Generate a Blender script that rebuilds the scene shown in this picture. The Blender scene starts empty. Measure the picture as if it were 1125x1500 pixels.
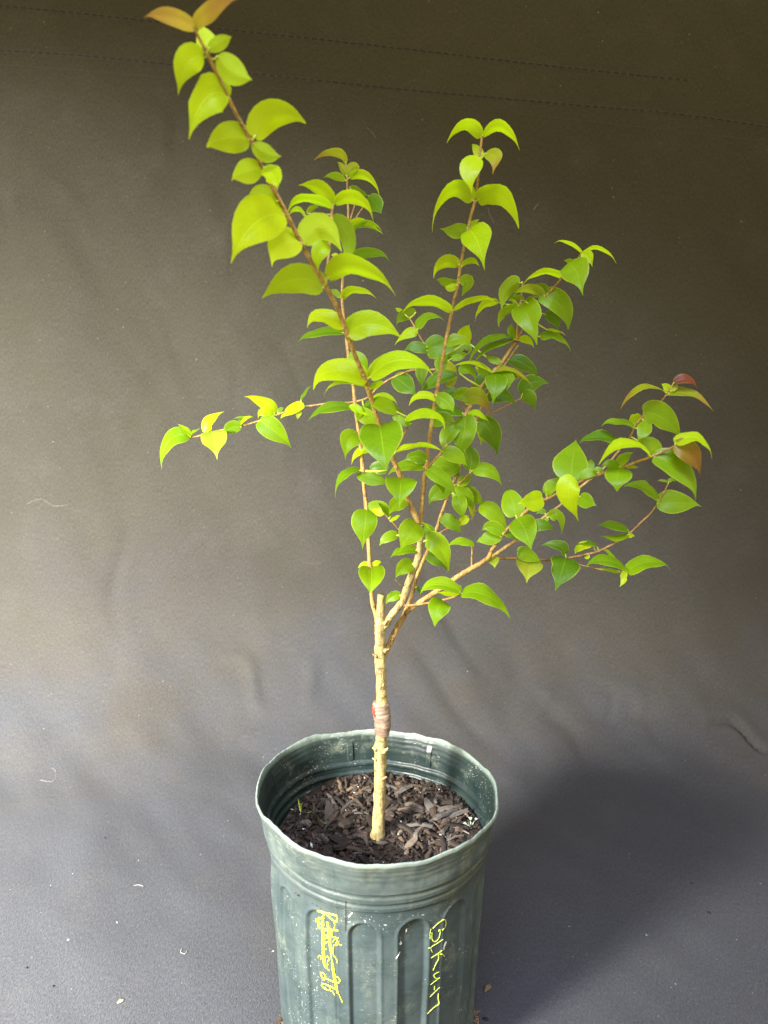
import bpy, bmesh, math, random
import numpy as np
from mathutils import Vector, Matrix, noise
from mathutils.bvhtree import BVHTree

rnd = random.Random(7)
scene = bpy.context.scene
COL = scene.collection
R_ = math.radians

# ------------------------------------------------------------------ camera
CAM = Vector((0.0045, -0.479, 0.483)); PITCH = R_(12.0); FPX = 1127.0; CX, CY = 562.5, 750.0
cd = bpy.data.cameras.new('camera'); cam = bpy.data.objects.new('camera', cd); COL.objects.link(cam)
cam.location = CAM; cam.rotation_euler = (R_(90) - PITCH, 0, 0)
cd.sensor_fit = 'VERTICAL'; cd.sensor_height = 36; cd.lens = 36 * FPX / 1500
cd.clip_start = 0.01; cd.clip_end = 50
cd.dof.use_dof = True; cd.dof.focus_distance = 0.52; cd.dof.aperture_fstop = 10
scene.camera = cam
FWD = Vector((0, math.cos(PITCH), -math.sin(PITCH))); UPV = Vector((0, math.sin(PITCH), math.cos(PITCH))); RGT = Vector((1, 0, 0))

# ------------------------------------------------------------------ light
w = bpy.data.worlds.new('World'); scene.world = w; w.use_nodes = True
nt = w.node_tree; nt.nodes.clear()
out = nt.nodes.new('ShaderNodeOutputWorld'); bg = nt.nodes.new('ShaderNodeBackground')
tc = nt.nodes.new('ShaderNodeTexCoord'); sx = nt.nodes.new('ShaderNodeSeparateXYZ'); cr = nt.nodes.new('ShaderNodeValToRGB')
nt.links.new(tc.outputs['Generated'], sx.inputs[0]); nt.links.new(sx.outputs['Z'], cr.inputs[0])
cr.color_ramp.elements[0].position = 0.0; cr.color_ramp.elements[0].color = (0.60, 0.50, 0.23, 1)
cr.color_ramp.elements[0].position = 0.3; cr.color_ramp.elements[1].position = 0.7; cr.color_ramp.elements[1].color = (0.27, 0.20, 0.15, 1)
nt.links.new(cr.outputs[0], bg.inputs[0]); bg.inputs[1].default_value = 3.0
nt.links.new(bg.outputs[0], out.inputs[0])

def area(name, loc, target, sx_, sy_, power, color, spread):
    l = bpy.data.lights.new(name, 'AREA'); l.shape = 'RECTANGLE'; l.size = sx_; l.size_y = sy_
    l.energy = power; l.color = color; l.spread = R_(spread)
    o = bpy.data.objects.new(name, l); COL.objects.link(o); o.location = loc
    o.rotation_euler = (Vector(target) - Vector(loc)).to_track_quat('-Z', 'Y').to_euler()
    return o
area('window_light', (-0.65, -0.58, 0.57), (-0.64, 0.03, 0.0), 0.20, 0.20, 72, (1.0, 0.97, 0.90), 116)
area('added_cool_fill', (0.10, -0.62, 1.45), (0.12, -0.25, 0.0), 0.8, 0.5, 9, (0.62, 0.72, 1.0), 80)  # cool fill lamp added to turn the floor bluish, no known source there

vs = scene.view_settings
vs.view_transform = 'Standard'; vs.look = 'None'; vs.exposure = 0.0; vs.gamma = 1.0

# ------------------------------------------------------------------ projection helpers
def at_depth(px, py, d):
    return CAM + RGT * ((px - CX) / FPX * d) + UPV * ((CY - py) / FPX * d) + FWD * d
def ray(px, py):
    return (RGT * ((px - CX) / FPX) + UPV * ((CY - py) / FPX) + FWD).normalized()
def at_y(px, py, y):
    r = ray(px, py); t = (y - CAM.y) / r.y
    return CAM + r * t
def depth_of(p): return (p - CAM).dot(FWD)
def to_px(p):
    d = depth_of(p); q = p - CAM
    return CX + q.dot(RGT) / d * FPX, CY - q.dot(UPV) / d * FPX

# ------------------------------------------------------------------ materials
def mat(name):
    m = bpy.data.materials.new(name); m.use_nodes = True
    n = m.node_tree; n.nodes.clear()
    o = n.nodes.new('ShaderNodeOutputMaterial'); b = n.nodes.new('ShaderNodeBsdfPrincipled')
    n.links.new(b.outputs[0], o.inputs[0])
    return m, n, b, o
def N(n, t, **kw):
    k = n.nodes.new(t)
    for a, v in kw.items(): setattr(k, a, v)
    return k
def noise_tex(n, vec, scale, detail=4, rough=.55, mapscale=None):
    t = N(n, 'ShaderNodeTexNoise'); t.inputs['Scale'].default_value = scale
    t.inputs['Detail'].default_value = detail; t.inputs['Roughness'].default_value = rough
    if mapscale:
        mp = N(n, 'ShaderNodeMapping'); mp.inputs['Scale'].default_value = mapscale
        n.links.new(vec, mp.inputs[0]); vec = mp.outputs[0]
    n.links.new(vec, t.inputs['Vector']); return t.outputs['Fac']
def ramp(n, fac, stops):
    r = N(n, 'ShaderNodeValToRGB'); e = r.color_ramp.elements
    while len(e) < len(stops): e.new(0.5)
    for i, (p, c) in enumerate(stops):
        e[i].position = p; e[i].color = (*c, 1) if len(c) == 3 else c
    n.links.new(fac, r.inputs[0]); return r.outputs[0]
def mixc(n, fac, a, b, mode='MIX'):
    m = N(n, 'ShaderNodeMix', data_type='RGBA', blend_type=mode)
    for s, v in ((m.inputs[0], fac), (m.inputs[6], a), (m.inputs[7], b)):
        if isinstance(v, (int, float)): s.default_value = v
        elif isinstance(v, tuple): s.default_value = (*v, 1)
        else: n.links.new(v, s)
    return m.outputs[2]
def math_(n, op, a, b=None, c=None):
    m = N(n, 'ShaderNodeMath', operation=op)
    for i, v in enumerate((a, b, c)):
        if v is None: continue
        if isinstance(v, (int, float)): m.inputs[i].default_value = v
        else: n.links.new(v, m.inputs[i])
    return m.outputs[0]
def bump(n, h, strength, dist, b, prev=None):
    k = N(n, 'ShaderNodeBump'); k.inputs['Strength'].default_value = strength; k.inputs['Distance'].default_value = dist
    n.links.new(h, k.inputs['Height'])
    if prev: n.links.new(prev, k.inputs['Normal'])
    if b: n.links.new(k.outputs[0], b.inputs['Normal'])
    return k.outputs[0]

def cloth_mat():
    m, n, b, o = mat('black_canvas_cloth')
    uv = N(n, 'ShaderNodeUVMap').outputs[0]
    big = noise_tex(n, uv, 3.2, 5, .6)
    stain = noise_tex(n, uv, 14, 5, .65)
    fine = noise_tex(n, uv, 1.0, 3, .7, (1500, 520, 1))
    su = N(n, 'ShaderNodeSeparateXYZ'); n.links.new(uv, su.inputs[0])
    # light cast put into the colour, browner wall and bluer floor, plus faded blotches
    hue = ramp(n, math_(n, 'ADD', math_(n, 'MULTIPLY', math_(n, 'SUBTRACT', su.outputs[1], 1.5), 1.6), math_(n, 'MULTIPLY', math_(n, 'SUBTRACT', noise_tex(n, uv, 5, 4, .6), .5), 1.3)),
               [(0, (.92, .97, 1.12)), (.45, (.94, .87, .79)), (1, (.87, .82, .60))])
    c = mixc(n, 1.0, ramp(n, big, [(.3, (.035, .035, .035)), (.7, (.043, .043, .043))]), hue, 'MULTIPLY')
    c = mixc(n, ramp(n, stain, [(.52, (0, 0, 0)), (.85, (.4, .4, .4))]), c, (.058, .054, .050))
    mid_ = noise_tex(n, uv, 1.0, 3, .7, (640, 230, 1))
    c = mixc(n, 1.0, c, ramp(n, mid_, [(.3, (.74, .74, .74)), (.7, (1.27, 1.27, 1.27))]), 'MULTIPLY')
    c = mixc(n, 1.0, c, ramp(n, fine, [(.28, (.5, .5, .5)), (.72, (1.5, 1.5, 1.5))]), 'MULTIPLY')
    lint = noise_tex(n, uv, 420, 1, .4)
    c = mixc(n, ramp(n, lint, [(.78, (0, 0, 0)), (.82, (.5, .5, .5))]), c, (.25, .24, .22))
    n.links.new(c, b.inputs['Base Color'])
    b.inputs['Roughness'].default_value = .85; b.inputs['Specular IOR Level'].default_value = .25
    b.inputs['Sheen Weight'].default_value = .05; b.inputs['Sheen Roughness'].default_value = .4
    p = bump(n, fine, .8, .0007, None)
    p = bump(n, mid_, .6, .0009, None, p)
    bump(n, noise_tex(n, uv, 60, 2, .5), .08, .002, b, p)
    return m

def pot_mat(inside=False):
    m, n, b, o = mat('dark_green_plastic' if inside else 'weathered_green_plastic')
    oc = N(n, 'ShaderNodeTexCoord').outputs['Object']
    sep = N(n, 'ShaderNodeSeparateXYZ'); n.links.new(oc, sep.inputs[0])
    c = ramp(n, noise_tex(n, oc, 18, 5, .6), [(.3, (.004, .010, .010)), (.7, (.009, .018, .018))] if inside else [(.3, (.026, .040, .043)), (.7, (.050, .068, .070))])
    streak = noise_tex(n, oc, 1, 5, .6, (70, 70, 9))
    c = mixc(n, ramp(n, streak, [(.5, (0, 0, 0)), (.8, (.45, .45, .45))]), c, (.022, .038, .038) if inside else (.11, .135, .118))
    # bleached dusty collar
    hh = math_(n, 'ADD', sep.outputs['Z'], math_(n, 'MULTIPLY', math_(n, 'SUBTRACT', noise_tex(n, oc, 34, 6, .65), .5), .07))
    top = ramp(n, hh, [(.145, (0, 0, 0)), (.205, (.38, .38, .38))])
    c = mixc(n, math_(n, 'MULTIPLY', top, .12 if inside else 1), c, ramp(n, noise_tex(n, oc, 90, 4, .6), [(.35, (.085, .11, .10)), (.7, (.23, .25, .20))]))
    lip = ramp(n, math_(n, 'MULTIPLY', sep.outputs['Z'], 1.0), [(.1835, (0, 0, 0)), (.1862, (.5, .5, .5))])
    c = mixc(n, lip, c, (.22, .28, .24))
    grime = noise_tex(n, oc, 1, 6, .7, (55, 55, 130))
    c = mixc(n, ramp(n, grime, [(.50, (0, 0, 0)), (.70, (.55, .55, .55))]), c, (.020, .030, .024))
    dust = noise_tex(n, oc, 45, 7, .75)
    c = mixc(n, ramp(n, dust, [(.55, (0, 0, 0)), (.75, (.5, .5, .5))]), c, (.19, .21, .16))
    # specks and scuffs
    sp = noise_tex(n, oc, 900, 1, .4)
    patch = noise_tex(n, oc, 30, 3, .6)
    spk = math_(n, 'MULTIPLY', ramp(n, sp, [(.68, (0, 0, 0)), (.74, (.9, .9, .9))]), ramp(n, patch, [(.50, (0, 0, 0)), (.66, (1, 1, 1))]))
    c = mixc(n, spk, c, (.50, .54, .47))
    scr = noise_tex(n, oc, 1, 2, .4, (260, 260, 1300))
    c = mixc(n, math_(n, 'MULTIPLY', ramp(n, scr, [(.70, (0, 0, 0)), (.76, (.6, .6, .6))]), ramp(n, noise_tex(n, oc, 22, 2), [(.5, (0, 0, 0)), (.62, (1, 1, 1))])), c, (.40, .46, .40))
    n.links.new(c, b.inputs['Base Color'])
    rr = ramp(n, noise_tex(n, oc, 60, 4), [(.3, (.34, .34, .34)), (.7, (.55, .55, .55))])
    n.links.new(rr, b.inputs['Roughness'])
    if inside: b.inputs['Specular IOR Level'].default_value = .3
    p = bump(n, noise_tex(n, oc, 150, 4, .6), .3, .0008, None)
    bump(n, noise_tex(n, oc, 40, 3, .5), .3, .003, b, p)
    return m

def bark_mat(name, c1, c2, c3, zs=60):
    m, n, b, o = mat(name)
    oc = N(n, 'ShaderNodeTexCoord').outputs['Object']
    f = noise_tex(n, oc, 1, 5, .6, (500, 500, zs * 2))
    c = ramp(n, f, [(.3, c1), (.5, c2), (.72, c3)])
    pt = noise_tex(n, oc, 1, 4, .65, (120, 120, 45))
    c = mixc(n, ramp(n, pt, [(.48, (0, 0, 0)), (.68, (.6, .6, .6))]), c, tuple(x * .5 + .02 for x in c2))
    d = noise_tex(n, oc, 300, 3, .6)
    sc_ = noise_tex(n, oc, 1, 3, .6, (150, 150, 420))
    c = mixc(n, ramp(n, sc_, [(.58, (0, 0, 0)), (.66, (.65, .65, .65))]), c, tuple(x * .55 for x in c1))
    c = mixc(n, ramp(n, d, [(.62, (0, 0, 0)), (.70, (.7, .7, .7))]), c, tuple(x * .35 for x in c1))
    n.links.new(c, b.inputs['Base Color']); b.inputs['Roughness'].default_value = .62
    p = bump(n, f, .8, .0009, None)
    p = bump(n, sc_, .7, .001, None, p)
    bump(n, d, .7, .0008, b, p)
    return m

def leaf_mat(name, base, trans, tip=None, tiprange=(.55, .95), tw=.38, rough=.36):
    m, n, b, o = mat(name)
    uv = N(n, 'ShaderNodeUVMap').outputs[0]
    sep = N(n, 'ShaderNodeSeparateXYZ'); n.links.new(uv, sep.inputs[0])
    u, v = sep.outputs[0], sep.outputs[1]
    av = math_(n, 'ABSOLUTE', v)
    oi = N(n, 'ShaderNodeObjectInfo').outputs['Random']
    oc = N(n, 'ShaderNodeTexCoord').outputs['Object']
    c = mixc(n, 1.0, base, ramp(n, oi, [(0, (.70, .80, .9)), (.5, (1, 1, 1)), (1, (1.22, 1.1, 1.0))]), 'MULTIPLY')
    c = mixc(n, 1.0, c, ramp(n, noise_tex(n, oc, 120, 4, .6), [(.3, (.88, .90, .9)), (.7, (1.12, 1.08, 1.0))]), 'MULTIPLY')
    # side veins run obliquely from midrib to margin
    ph = math_(n, 'SUBTRACT', math_(n, 'MULTIPLY', u, 60), math_(n, 'MULTIPLY', av, 16))
    vein = math_(n, 'POWER', math_(n, 'ABSOLUTE', math_(n, 'COSINE', math_(n, 'MULTIPLY', ph, .5))), 14)
    light = tuple(x * 1.3 + .012 for x in base)
    c = mixc(n, math_(n, 'MULTIPLY', vein, .20), c, light)
    mid = ramp(n, av, [(.02, (.55, .55, .55)), (.055, (0, 0, 0))])
    c = mixc(n, mid, c, (base[0] * 1.25 + .06, base[1] * 1.25 + .06, base[2] + .02))
    edge = ramp(n, av, [(.90, (0, 0, 0)), (.97, (.7, .7, .7))])
    c = mixc(n, edge, c, (.36, .44, .05))
    tc_ = trans
    if tip:
        tf = math_(n, 'ADD', u, math_(n, 'MULTIPLY', math_(n, 'SUBTRACT', noise_tex(n, oc, 90, 3), .5), .9))
        f = ramp(n, tf, [(tiprange[0], (0, 0, 0)), (tiprange[1], (.9, .9, .9))])
        c = mixc(n, f, c, tip); tc_ = mixc(n, f, trans, tuple(min(1, x * 1.5) for x in tip))
    vo = N(n, 'ShaderNodeTexVoronoi', feature='DISTANCE_TO_EDGE'); vo.inputs['Scale'].default_value = 900
    n.links.new(oc, vo.inputs['Vector'])
    c = mixc(n, math_(n, 'MULTIPLY', ramp(n, vo.outputs['Distance'], [(.0, (1, 1, 1)), (.12, (0, 0, 0))]), .16), c, light)
    # a few small blemishes
    bl = noise_tex(n, oc, 260, 2, .5)
    c = mixc(n, ramp(n, bl, [(.76, (0, 0, 0)), (.80, (.5, .5, .5))]), c, (.16, .12, .03))
    back = N(n, 'ShaderNodeNewGeometry').outputs['Backfacing']
    cb = mixc(n, .25, c, (.42, .52, .05))
    c = mixc(n, back, c, cb)
    n.links.new(c, b.inputs['Base Color'])
    rg = math_(n, 'ADD', math_(n, 'MULTIPLY', back, .25), rough)
    n.links.new(rg, b.inputs['Roughness']); b.inputs['Specular IOR Level'].default_value = .22
    hgt = math_(n, 'SUBTRACT', math_(n, 'MULTIPLY', noise_tex(n, oc, 260, 3), .6), math_(n, 'ADD', math_(n, 'MULTIPLY', vein, .12), mid))
    bump(n, hgt, .35, .0005, b)
    t = N(n, 'ShaderNodeBsdfTranslucent')
    if isinstance(tc_, tuple): t.inputs[0].default_value = (*tc_, 1)
    else: n.links.new(tc_, t.inputs[0])
    mx = N(n, 'ShaderNodeMixShader'); mx.inputs[0].default_value = tw
    n.links.new(b.outputs[0], mx.inputs[1]); n.links.new(t.outputs[0], mx.inputs[2]); n.links.new(mx.outputs[0], o.inputs[0])
    return m

def simple(name, c, rough=.6, var=.25, scale=200, spec=.4, bmp=.3):
    m, n, b, o = mat(name)
    oc = N(n, 'ShaderNodeTexCoord').outputs['Object']
    f = noise_tex(n, oc, scale, 4, .6)
    cc = ramp(n, f, [(.3, tuple(x * (1 - var) for x in c)), (.7, tuple(min(1, x * (1 + var)) for x in c))])
    n.links.new(cc, b.inputs['Base Color']); b.inputs['Roughness'].default_value = rough
    b.inputs['Specular IOR Level'].default_value = spec
    bump(n, f, bmp, .0005, b)
    return m

M = {}
M['cloth'] = cloth_mat()
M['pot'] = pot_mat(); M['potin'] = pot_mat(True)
M['trunk'] = bark_mat('pale_tan_bark', (.14, .095, .04), (.30, .235, .09), (.42, .35, .16))
M['branch'] = bark_mat('tan_branch_bark', (.17, .09, .025), (.34, .205, .055), (.48, .34, .11), 40)
M['twig'] = bark_mat('reddish_twig_bark', (.20, .095, .03), (.34, .185, .055), (.46, .30, .10), 40)
M['y'] = leaf_mat('lit_young_yellow_green_leaf', (.355, .50, .004), (.62, .88, .004), tw=.46)  # young growth, with strong side light partly put into this brighter colour
M['g'] = leaf_mat('green_leaf', (.150, .270, .003), (.38, .60, .002))
M['d'] = leaf_mat('dark_green_leaf', (.088, .185, .004), (.23, .43, .003), tw=.33)
M['p'] = leaf_mat('pale_leaf_underside', (.28, .36, .03), (.50, .62, .02), tw=.4)
M['o'] = leaf_mat('bronze_tinged_leaf', (.25, .29, .012), (.48, .52, .012), (.30, .15, .03), (.5, 1.4))
M['t'] = leaf_mat('bronze_tip_leaf', (.42, .30, .035), (.62, .44, .04), (.30, .10, .04), (.25, 1.2))
M['b'] = leaf_mat('orange_brown_leaf', (.22, .17, .015), (.38, .28, .015), (.20, .085, .015), (.1, .8))
M['r'] = leaf_mat('red_new_leaf', (.17, .05, .02), (.30, .08, .03), (.20, .04, .02), (.1, .9))
M['petiole'] = simple('yellow_green_petiole', (.40, .44, .06), .5)
M['tape'] = simple('wrapped_grafting_tape', (.19, .135, .10), .3, .4, 160, .5, .9)
M['redstrip'] = simple('red_rubber_strip', (.50, .04, .02), .4)
M['soil'] = simple('dark_potting_soil', (.022, .015, .011), .9, .5, 260, .2, 1)
M['yellow'] = simple('yellow_paint_marker', (.75, .80, .03), .5, .12, 300)
M['pyellow'] = simple('faded_yellow_marker', (.50, .62, .09), .6, .25, 300)
M['white'] = simple('white_perlite', (.62, .62, .57), .7, .2, 300)
M['sprout'] = simple('waxy_sprout', (.30, .36, .24), .5)
M['thread'] = simple('black_thread', (.021, .019, .017), .8)
M['threadlight'] = simple('seam_edge_cloth', (.040, .037, .033), .9, .3, 1500)
M['straw'] = simple('dry_straw', (.45, .36, .20), .6)
M['lint'] = simple('pale_lint', (.20, .19, .17), .9)
M['dead'] = simple('dead_brown_tissue', (.09, .045, .02), .8, .5, 400)
def chip_mat():
    m, n, b, o = mat('bark_mulch')
    oc = N(n, 'ShaderNodeTexCoord').outputs['Object']; oi = N(n, 'ShaderNodeObjectInfo').outputs['Random']
    c = ramp(n, oi, [(0, (.014, .012, .010)), (.25, (.030, .023, .018)), (.5, (.065, .046, .033)), (.68, (.055, .052, .048)), (.82, (.11, .10, .085)), (.92, (.12, .075, .042)), (1, (.22, .20, .16))])
    f = noise_tex(n, oc, 1, 4, .6, (160, 900, 900))
    c = mixc(n, 1, c, ramp(n, f, [(.3, (.5, .5, .5)), (.7, (1.7, 1.65, 1.6))]), 'MULTIPLY')
    n.links.new(c, b.inputs['Base Color']); b.inputs['Roughness'].default_value = .7; b.inputs['Specular IOR Level'].default_value = .18
    bump(n, f, .8, .0006, b); return m
M['chip'] = chip_mat()

# ------------------------------------------------------------------ object helpers
def tag(o, label=None, cat=None, group=None, kind=None):
    if label: o['label'] = label
    if cat: o['category'] = cat
    if group: o['group'] = group
    if kind: o['kind'] = kind
    return o
def link(name, me, parent=None):
    o = bpy.data.objects.new(name, me); COL.objects.link(o)
    if parent is not None: o.parent = parent
    return o
def empty(name, loc=(0, 0, 0)):
    o = bpy.data.objects.new(name, None); COL.objects.link(o); o.location = loc; o.empty_display_size = .02; return o
def mesh(name, verts, faces, mats, smooth=True, uvs=None, fmat=None):
    me = bpy.data.meshes.new(name); me.from_pydata([tuple(v) for v in verts], [], faces)
    for m_ in (mats if isinstance(mats, list) else [mats]): me.materials.append(m_)
    if smooth: me.polygons.foreach_set('use_smooth', [True] * len(faces))
    if fmat: me.polygons.foreach_set('material_index', fmat)
    if uvs is not None:
        uvl = me.uv_layers.new(name='UVMap')
        li = np.empty(len(me.loops), dtype=np.int32); me.loops.foreach_get('vertex_index', li)
        uvl.data.foreach_set('uv', np.asarray(uvs, dtype=np.float32)[li].ravel())
    me.update(); return me

def catmull(P, per=6):
    out = []
    for i in range(len(P) - 1):
        p0 = P[max(i - 1, 0)]; p1 = P[i]; p2 = P[i + 1]; p3 = P[min(i + 2, len(P) - 1)]
        for k in range(per):
            t = k / per
            out.append(tuple(.5 * ((2 * b) + (-a + c) * t + (2 * a - 5 * b + 4 * c - d) * t * t + (-a + 3 * b - 3 * c + d) * t ** 3)
                             for a, b, c, d in zip(p0, p1, p2, p3)))
    out.append(tuple(P[-1])); return out
def tube(pts, rads, segs=10, wob=0.0, seed=0, cap=True, V=None, F=None):
    V = [] if V is None else V; F = [] if F is None else F
    base = len(V); pts = [Vector(p) for p in pts]; n = len(pts)
    up = Vector((0.31, 0.87, 0.2)).normalized()
    for i, p in enumerate(pts):
        t = (pts[min(i + 1, n - 1)] - pts[max(i - 1, 0)])
        t = t.normalized() if t.length > 1e-9 else Vector((0, 0, 1))
        a = (up - t * up.dot(t))
        if a.length < 1e-4: a = t.orthogonal()
        a.normalize(); b = t.cross(a)
        for s in range(segs):
            th = 2 * math.pi * s / segs
            r = rads[i] * (1 + wob * noise.noise(Vector((math.cos(th) * 1.3 + seed, math.sin(th) * 1.3, i * .35))))
            V.append(p + a * (math.cos(th) * r) + b * (math.sin(th) * r))
    for i in range(n - 1):
        for s in range(segs):
            s2 = (s + 1) % segs
            F.append((base + i * segs + s, base + i * segs + s2, base + (i + 1) * segs + s2, base + (i + 1) * segs + s))
    if cap:
        F.append(tuple(base + s for s in reversed(range(segs))))
        F.append(tuple(base + (n - 1) * segs + s for s in range(segs)))
    return V, F

# ------------------------------------------------------------------ backdrop cloth (floor sweeping up into a wall)
YW, RC = 0.47, 0.20            # wall plane, radius of the sweep
L1 = 1.25 + (YW - RC)           # floor length before the sweep (from y=-1.25)
L2 = RC * math.pi / 2
def sweep(x, s):
    """position and normal of the smooth sheet; s runs from the front of the floor up the wall"""
    lean = 0.05
    if s < L1: return Vector((x, -1.25 + s, 0)), Vector((0, 0, 1))
    if s < L1 + L2:
        a = (s - L1) / RC
        return Vector((x, YW - RC + RC * math.sin(a), RC - RC * math.cos(a))), Vector((0, -math.sin(a), math.cos(a)))
    h = s - L1 - L2
    return Vector((x, YW + lean * h, RC + h)), Vector((0, -1, lean)).normalized()
def sweep_hit(px, py):
    """(x, s) on the smooth sheet seen at a pixel"""
    r = ray(px, py); lo = 0; 
    best = None
    for k in range(900):
        s = k * .003
        p, nn = sweep(0, s)
        # intersect in the y/z plane: signed side of the ray
        side = (p.z - CAM.z) * r.y - (p.y - CAM.y) * r.z
        if best is not None and side > 0 and best <= 0:
            t = (p.y - CAM.y) / r.y if abs(r.y) > .2 else (p.z - CAM.z) / r.z
            return CAM.x + r.x * t, s
        best = side
    return None
creases = []
rc = random.Random(21)
for _k in range(70):          # fine diagonal pulls in the hanging part of the cloth
    _x, _s, _L, _a = rc.uniform(-.62, .6), rc.uniform(1.75, 2.55), rc.uniform(.07, .30), R_(rc.uniform(-72, -38))
    if rc.random() < .2: _a = R_(rc.uniform(60, 100))
    creases.append((_x, _s, _x + _L * math.cos(_a), _s + _L * math.sin(_a), rc.uniform(.005, .016), rc.choice((-1, 1)) * rc.uniform(.0008, .0022)))
for _k in range(26):          # and on the floor
    _x, _s, _L, _a = rc.uniform(-.6, .6), rc.uniform(1.1, 1.7), rc.uniform(.06, .20), R_(rc.uniform(-70, -20))
    creases.append((_x, _s, _x + _L * math.cos(_a), _s + _L * math.sin(_a), rc.uniform(.006, .014), rc.choice((-1, 1)) * rc.uniform(.0006, .0014)))   # (x0,s0,x1,s1,width,amp)
for (a, b_, c, d, wd, am) in [
    (205, 160, 262, 235, .010, .0035), (262, 235, 330, 330, .016, .003), (300, 430, 480, 720, .030, .005), (190, 460, 330, 640, .022, -.0035),
    (100, 560, 300, 800, .035, .005), (0, 800, 200, 1010, .04, .006), (330, 960, 395, 1030, .008, .004), (430, 950, 470, 1040, .009, .003),
    (150, 640, 420, 1080, .04, -.004), (750, 310, 900, 470, .012, .0028), (690, 190, 850, 420, .025, -.003), (890, 300, 1000, 520, .04, .004),
    (930, 520, 1050, 760, .03, -.0035), (980, 420, 1125, 640, .05, .004), (850, 560, 1020, 900, .05, .004), (560, 40, 760, 260, .04, .003),
    (60, 250, 240, 520, .05, -.005), (0, 380, 150, 620, .04, .004), (740, 930, 757, 1080, .012, -.004), (757, 1080, 800, 1180, .010, -.003),
    (785, 1010, 800, 1060, .007, .004), (800, 1060, 880, 1120, .008, -.004), (880, 1120, 1000, 1190, .010, -.003),
    (870, 1010, 910, 1060, .007, -.0045), (910, 1060, 985, 1090, .008, -.003), (900, 1000, 960, 1070, .008, .004),
    (775, 1180, 930, 1270, .016, .003), (760, 1260, 880, 1330, .02, -.002), (960, 1170, 1030, 1200, .008, -.002),
    (1042, 1062, 1125, 1096, .0045, -.009), (1046, 1054, 1130, 1086, .010, .006), (1000, 1040, 1046, 1056, .012, .003),
    (60, 1220, 160, 1300, .02, .003), (230, 1290, 330, 1440, .02, .0025), (250, 1330, 370, 1500, .018, -.0025), (40, 1330, 120, 1420, .02, .002),
    (100, 1060, 330, 1160, .04, .004), (400, 700, 560, 960, .03, .003), (640, 930, 720, 1050, .02, .003)]:
    A_ = sweep_hit(a, b_); B_ = sweep_hit(c, d)
    if A_ and B_: creases.append((*A_, *B_, wd, am))
xs = np.concatenate([np.linspace(-1.7, -.75, 24)[:-1], np.linspace(-.75, .75, 420), np.linspace(.75, 1.5, 16)[1:]])
ss = np.concatenate([np.linspace(0, .78, 20)[:-1], np.linspace(.78, 2.62, 480), np.linspace(2.62, 3.1, 12)[1:]])
X, S = np.meshgrid(xs, ss, indexing='ij')
D = np.zeros_like(X)
for (x0, s0, x1, s1, wd, am) in creases:
    dx, ds = x1 - x0, s1 - s0; L = math.hypot(dx, ds); t = ((X - x0) * dx + (S - s0) * ds) / (L * L)
    pe = ((X - x0) * ds - (S - s0) * dx) / L
    tt = np.clip(t, 0, 1); ex = np.maximum(0, np.maximum(-t, t - 1)) * L
    am *= 1 if am < -.008 else (.45 if x0 > .1 and am * am < .00005 and s0 > 1.3 and wd < .02 else 1.25); wd *= 1.3 if wd > .005 else 1; D += am * np.exp(-(pe + .012 * np.sin(t * 5)) ** 2 / wd ** 2) * np.exp(-(ex / (wd * 1.2)) ** 2) * (.35 + .65 * np.sin(np.pi * np.clip(tt, .0, 1)) ** .6)
V = []; UV = []
for i in range(len(xs)):
    for j in range(len(ss)):
        x, s = float(xs[i]), float(ss[j]); p, nn = sweep(x, s)
        # broad slack and diagonal pulls; nearly flat under the pot
        q = Vector((x * 3.1 + s * 1.6, s * 1.6 - x * 1.2, 3.3))
        d = .010 * noise.noise(q) + .0058 * noise.noise(Vector((x * 9 + s * 6, s * 4 - x * 4, 8))) + .0022 * noise.noise(Vector((x * 26 + s * 17, s * 11, 2)))
        flat = min(1, max(0, (math.hypot(x, p.y) - .08) / .12)) if s < L1 else 1
        d = (d + float(D[i, j])) * flat
        k_ = min(1, max(0, (s - L1 + .25) / .30)); d *= .55 + .45 * k_ * k_ * (3 - 2 * k_)
        V.append(p + nn * d); UV.append((x, s))
ns = len(ss)
F = [(i * ns + j, (i + 1) * ns + j, (i + 1) * ns + j + 1, i * ns + j + 1) for i in range(len(xs) - 1) for j in range(ns - 1)]
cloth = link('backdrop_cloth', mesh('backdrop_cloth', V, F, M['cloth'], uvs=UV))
tag(cloth, 'creased black canvas cloth sweeping from the floor up behind the potted plant', kind='structure')
cloth_bvh = BVHTree.FromPolygons([tuple(v) for v in V], F)
def on_cloth(px, py):
    h, nn, _, _ = cloth_bvh.ray_cast(CAM, ray(px, py))
    if nn.dot(CAM - h) < 0: nn = -nn
    return h, nn

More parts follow.
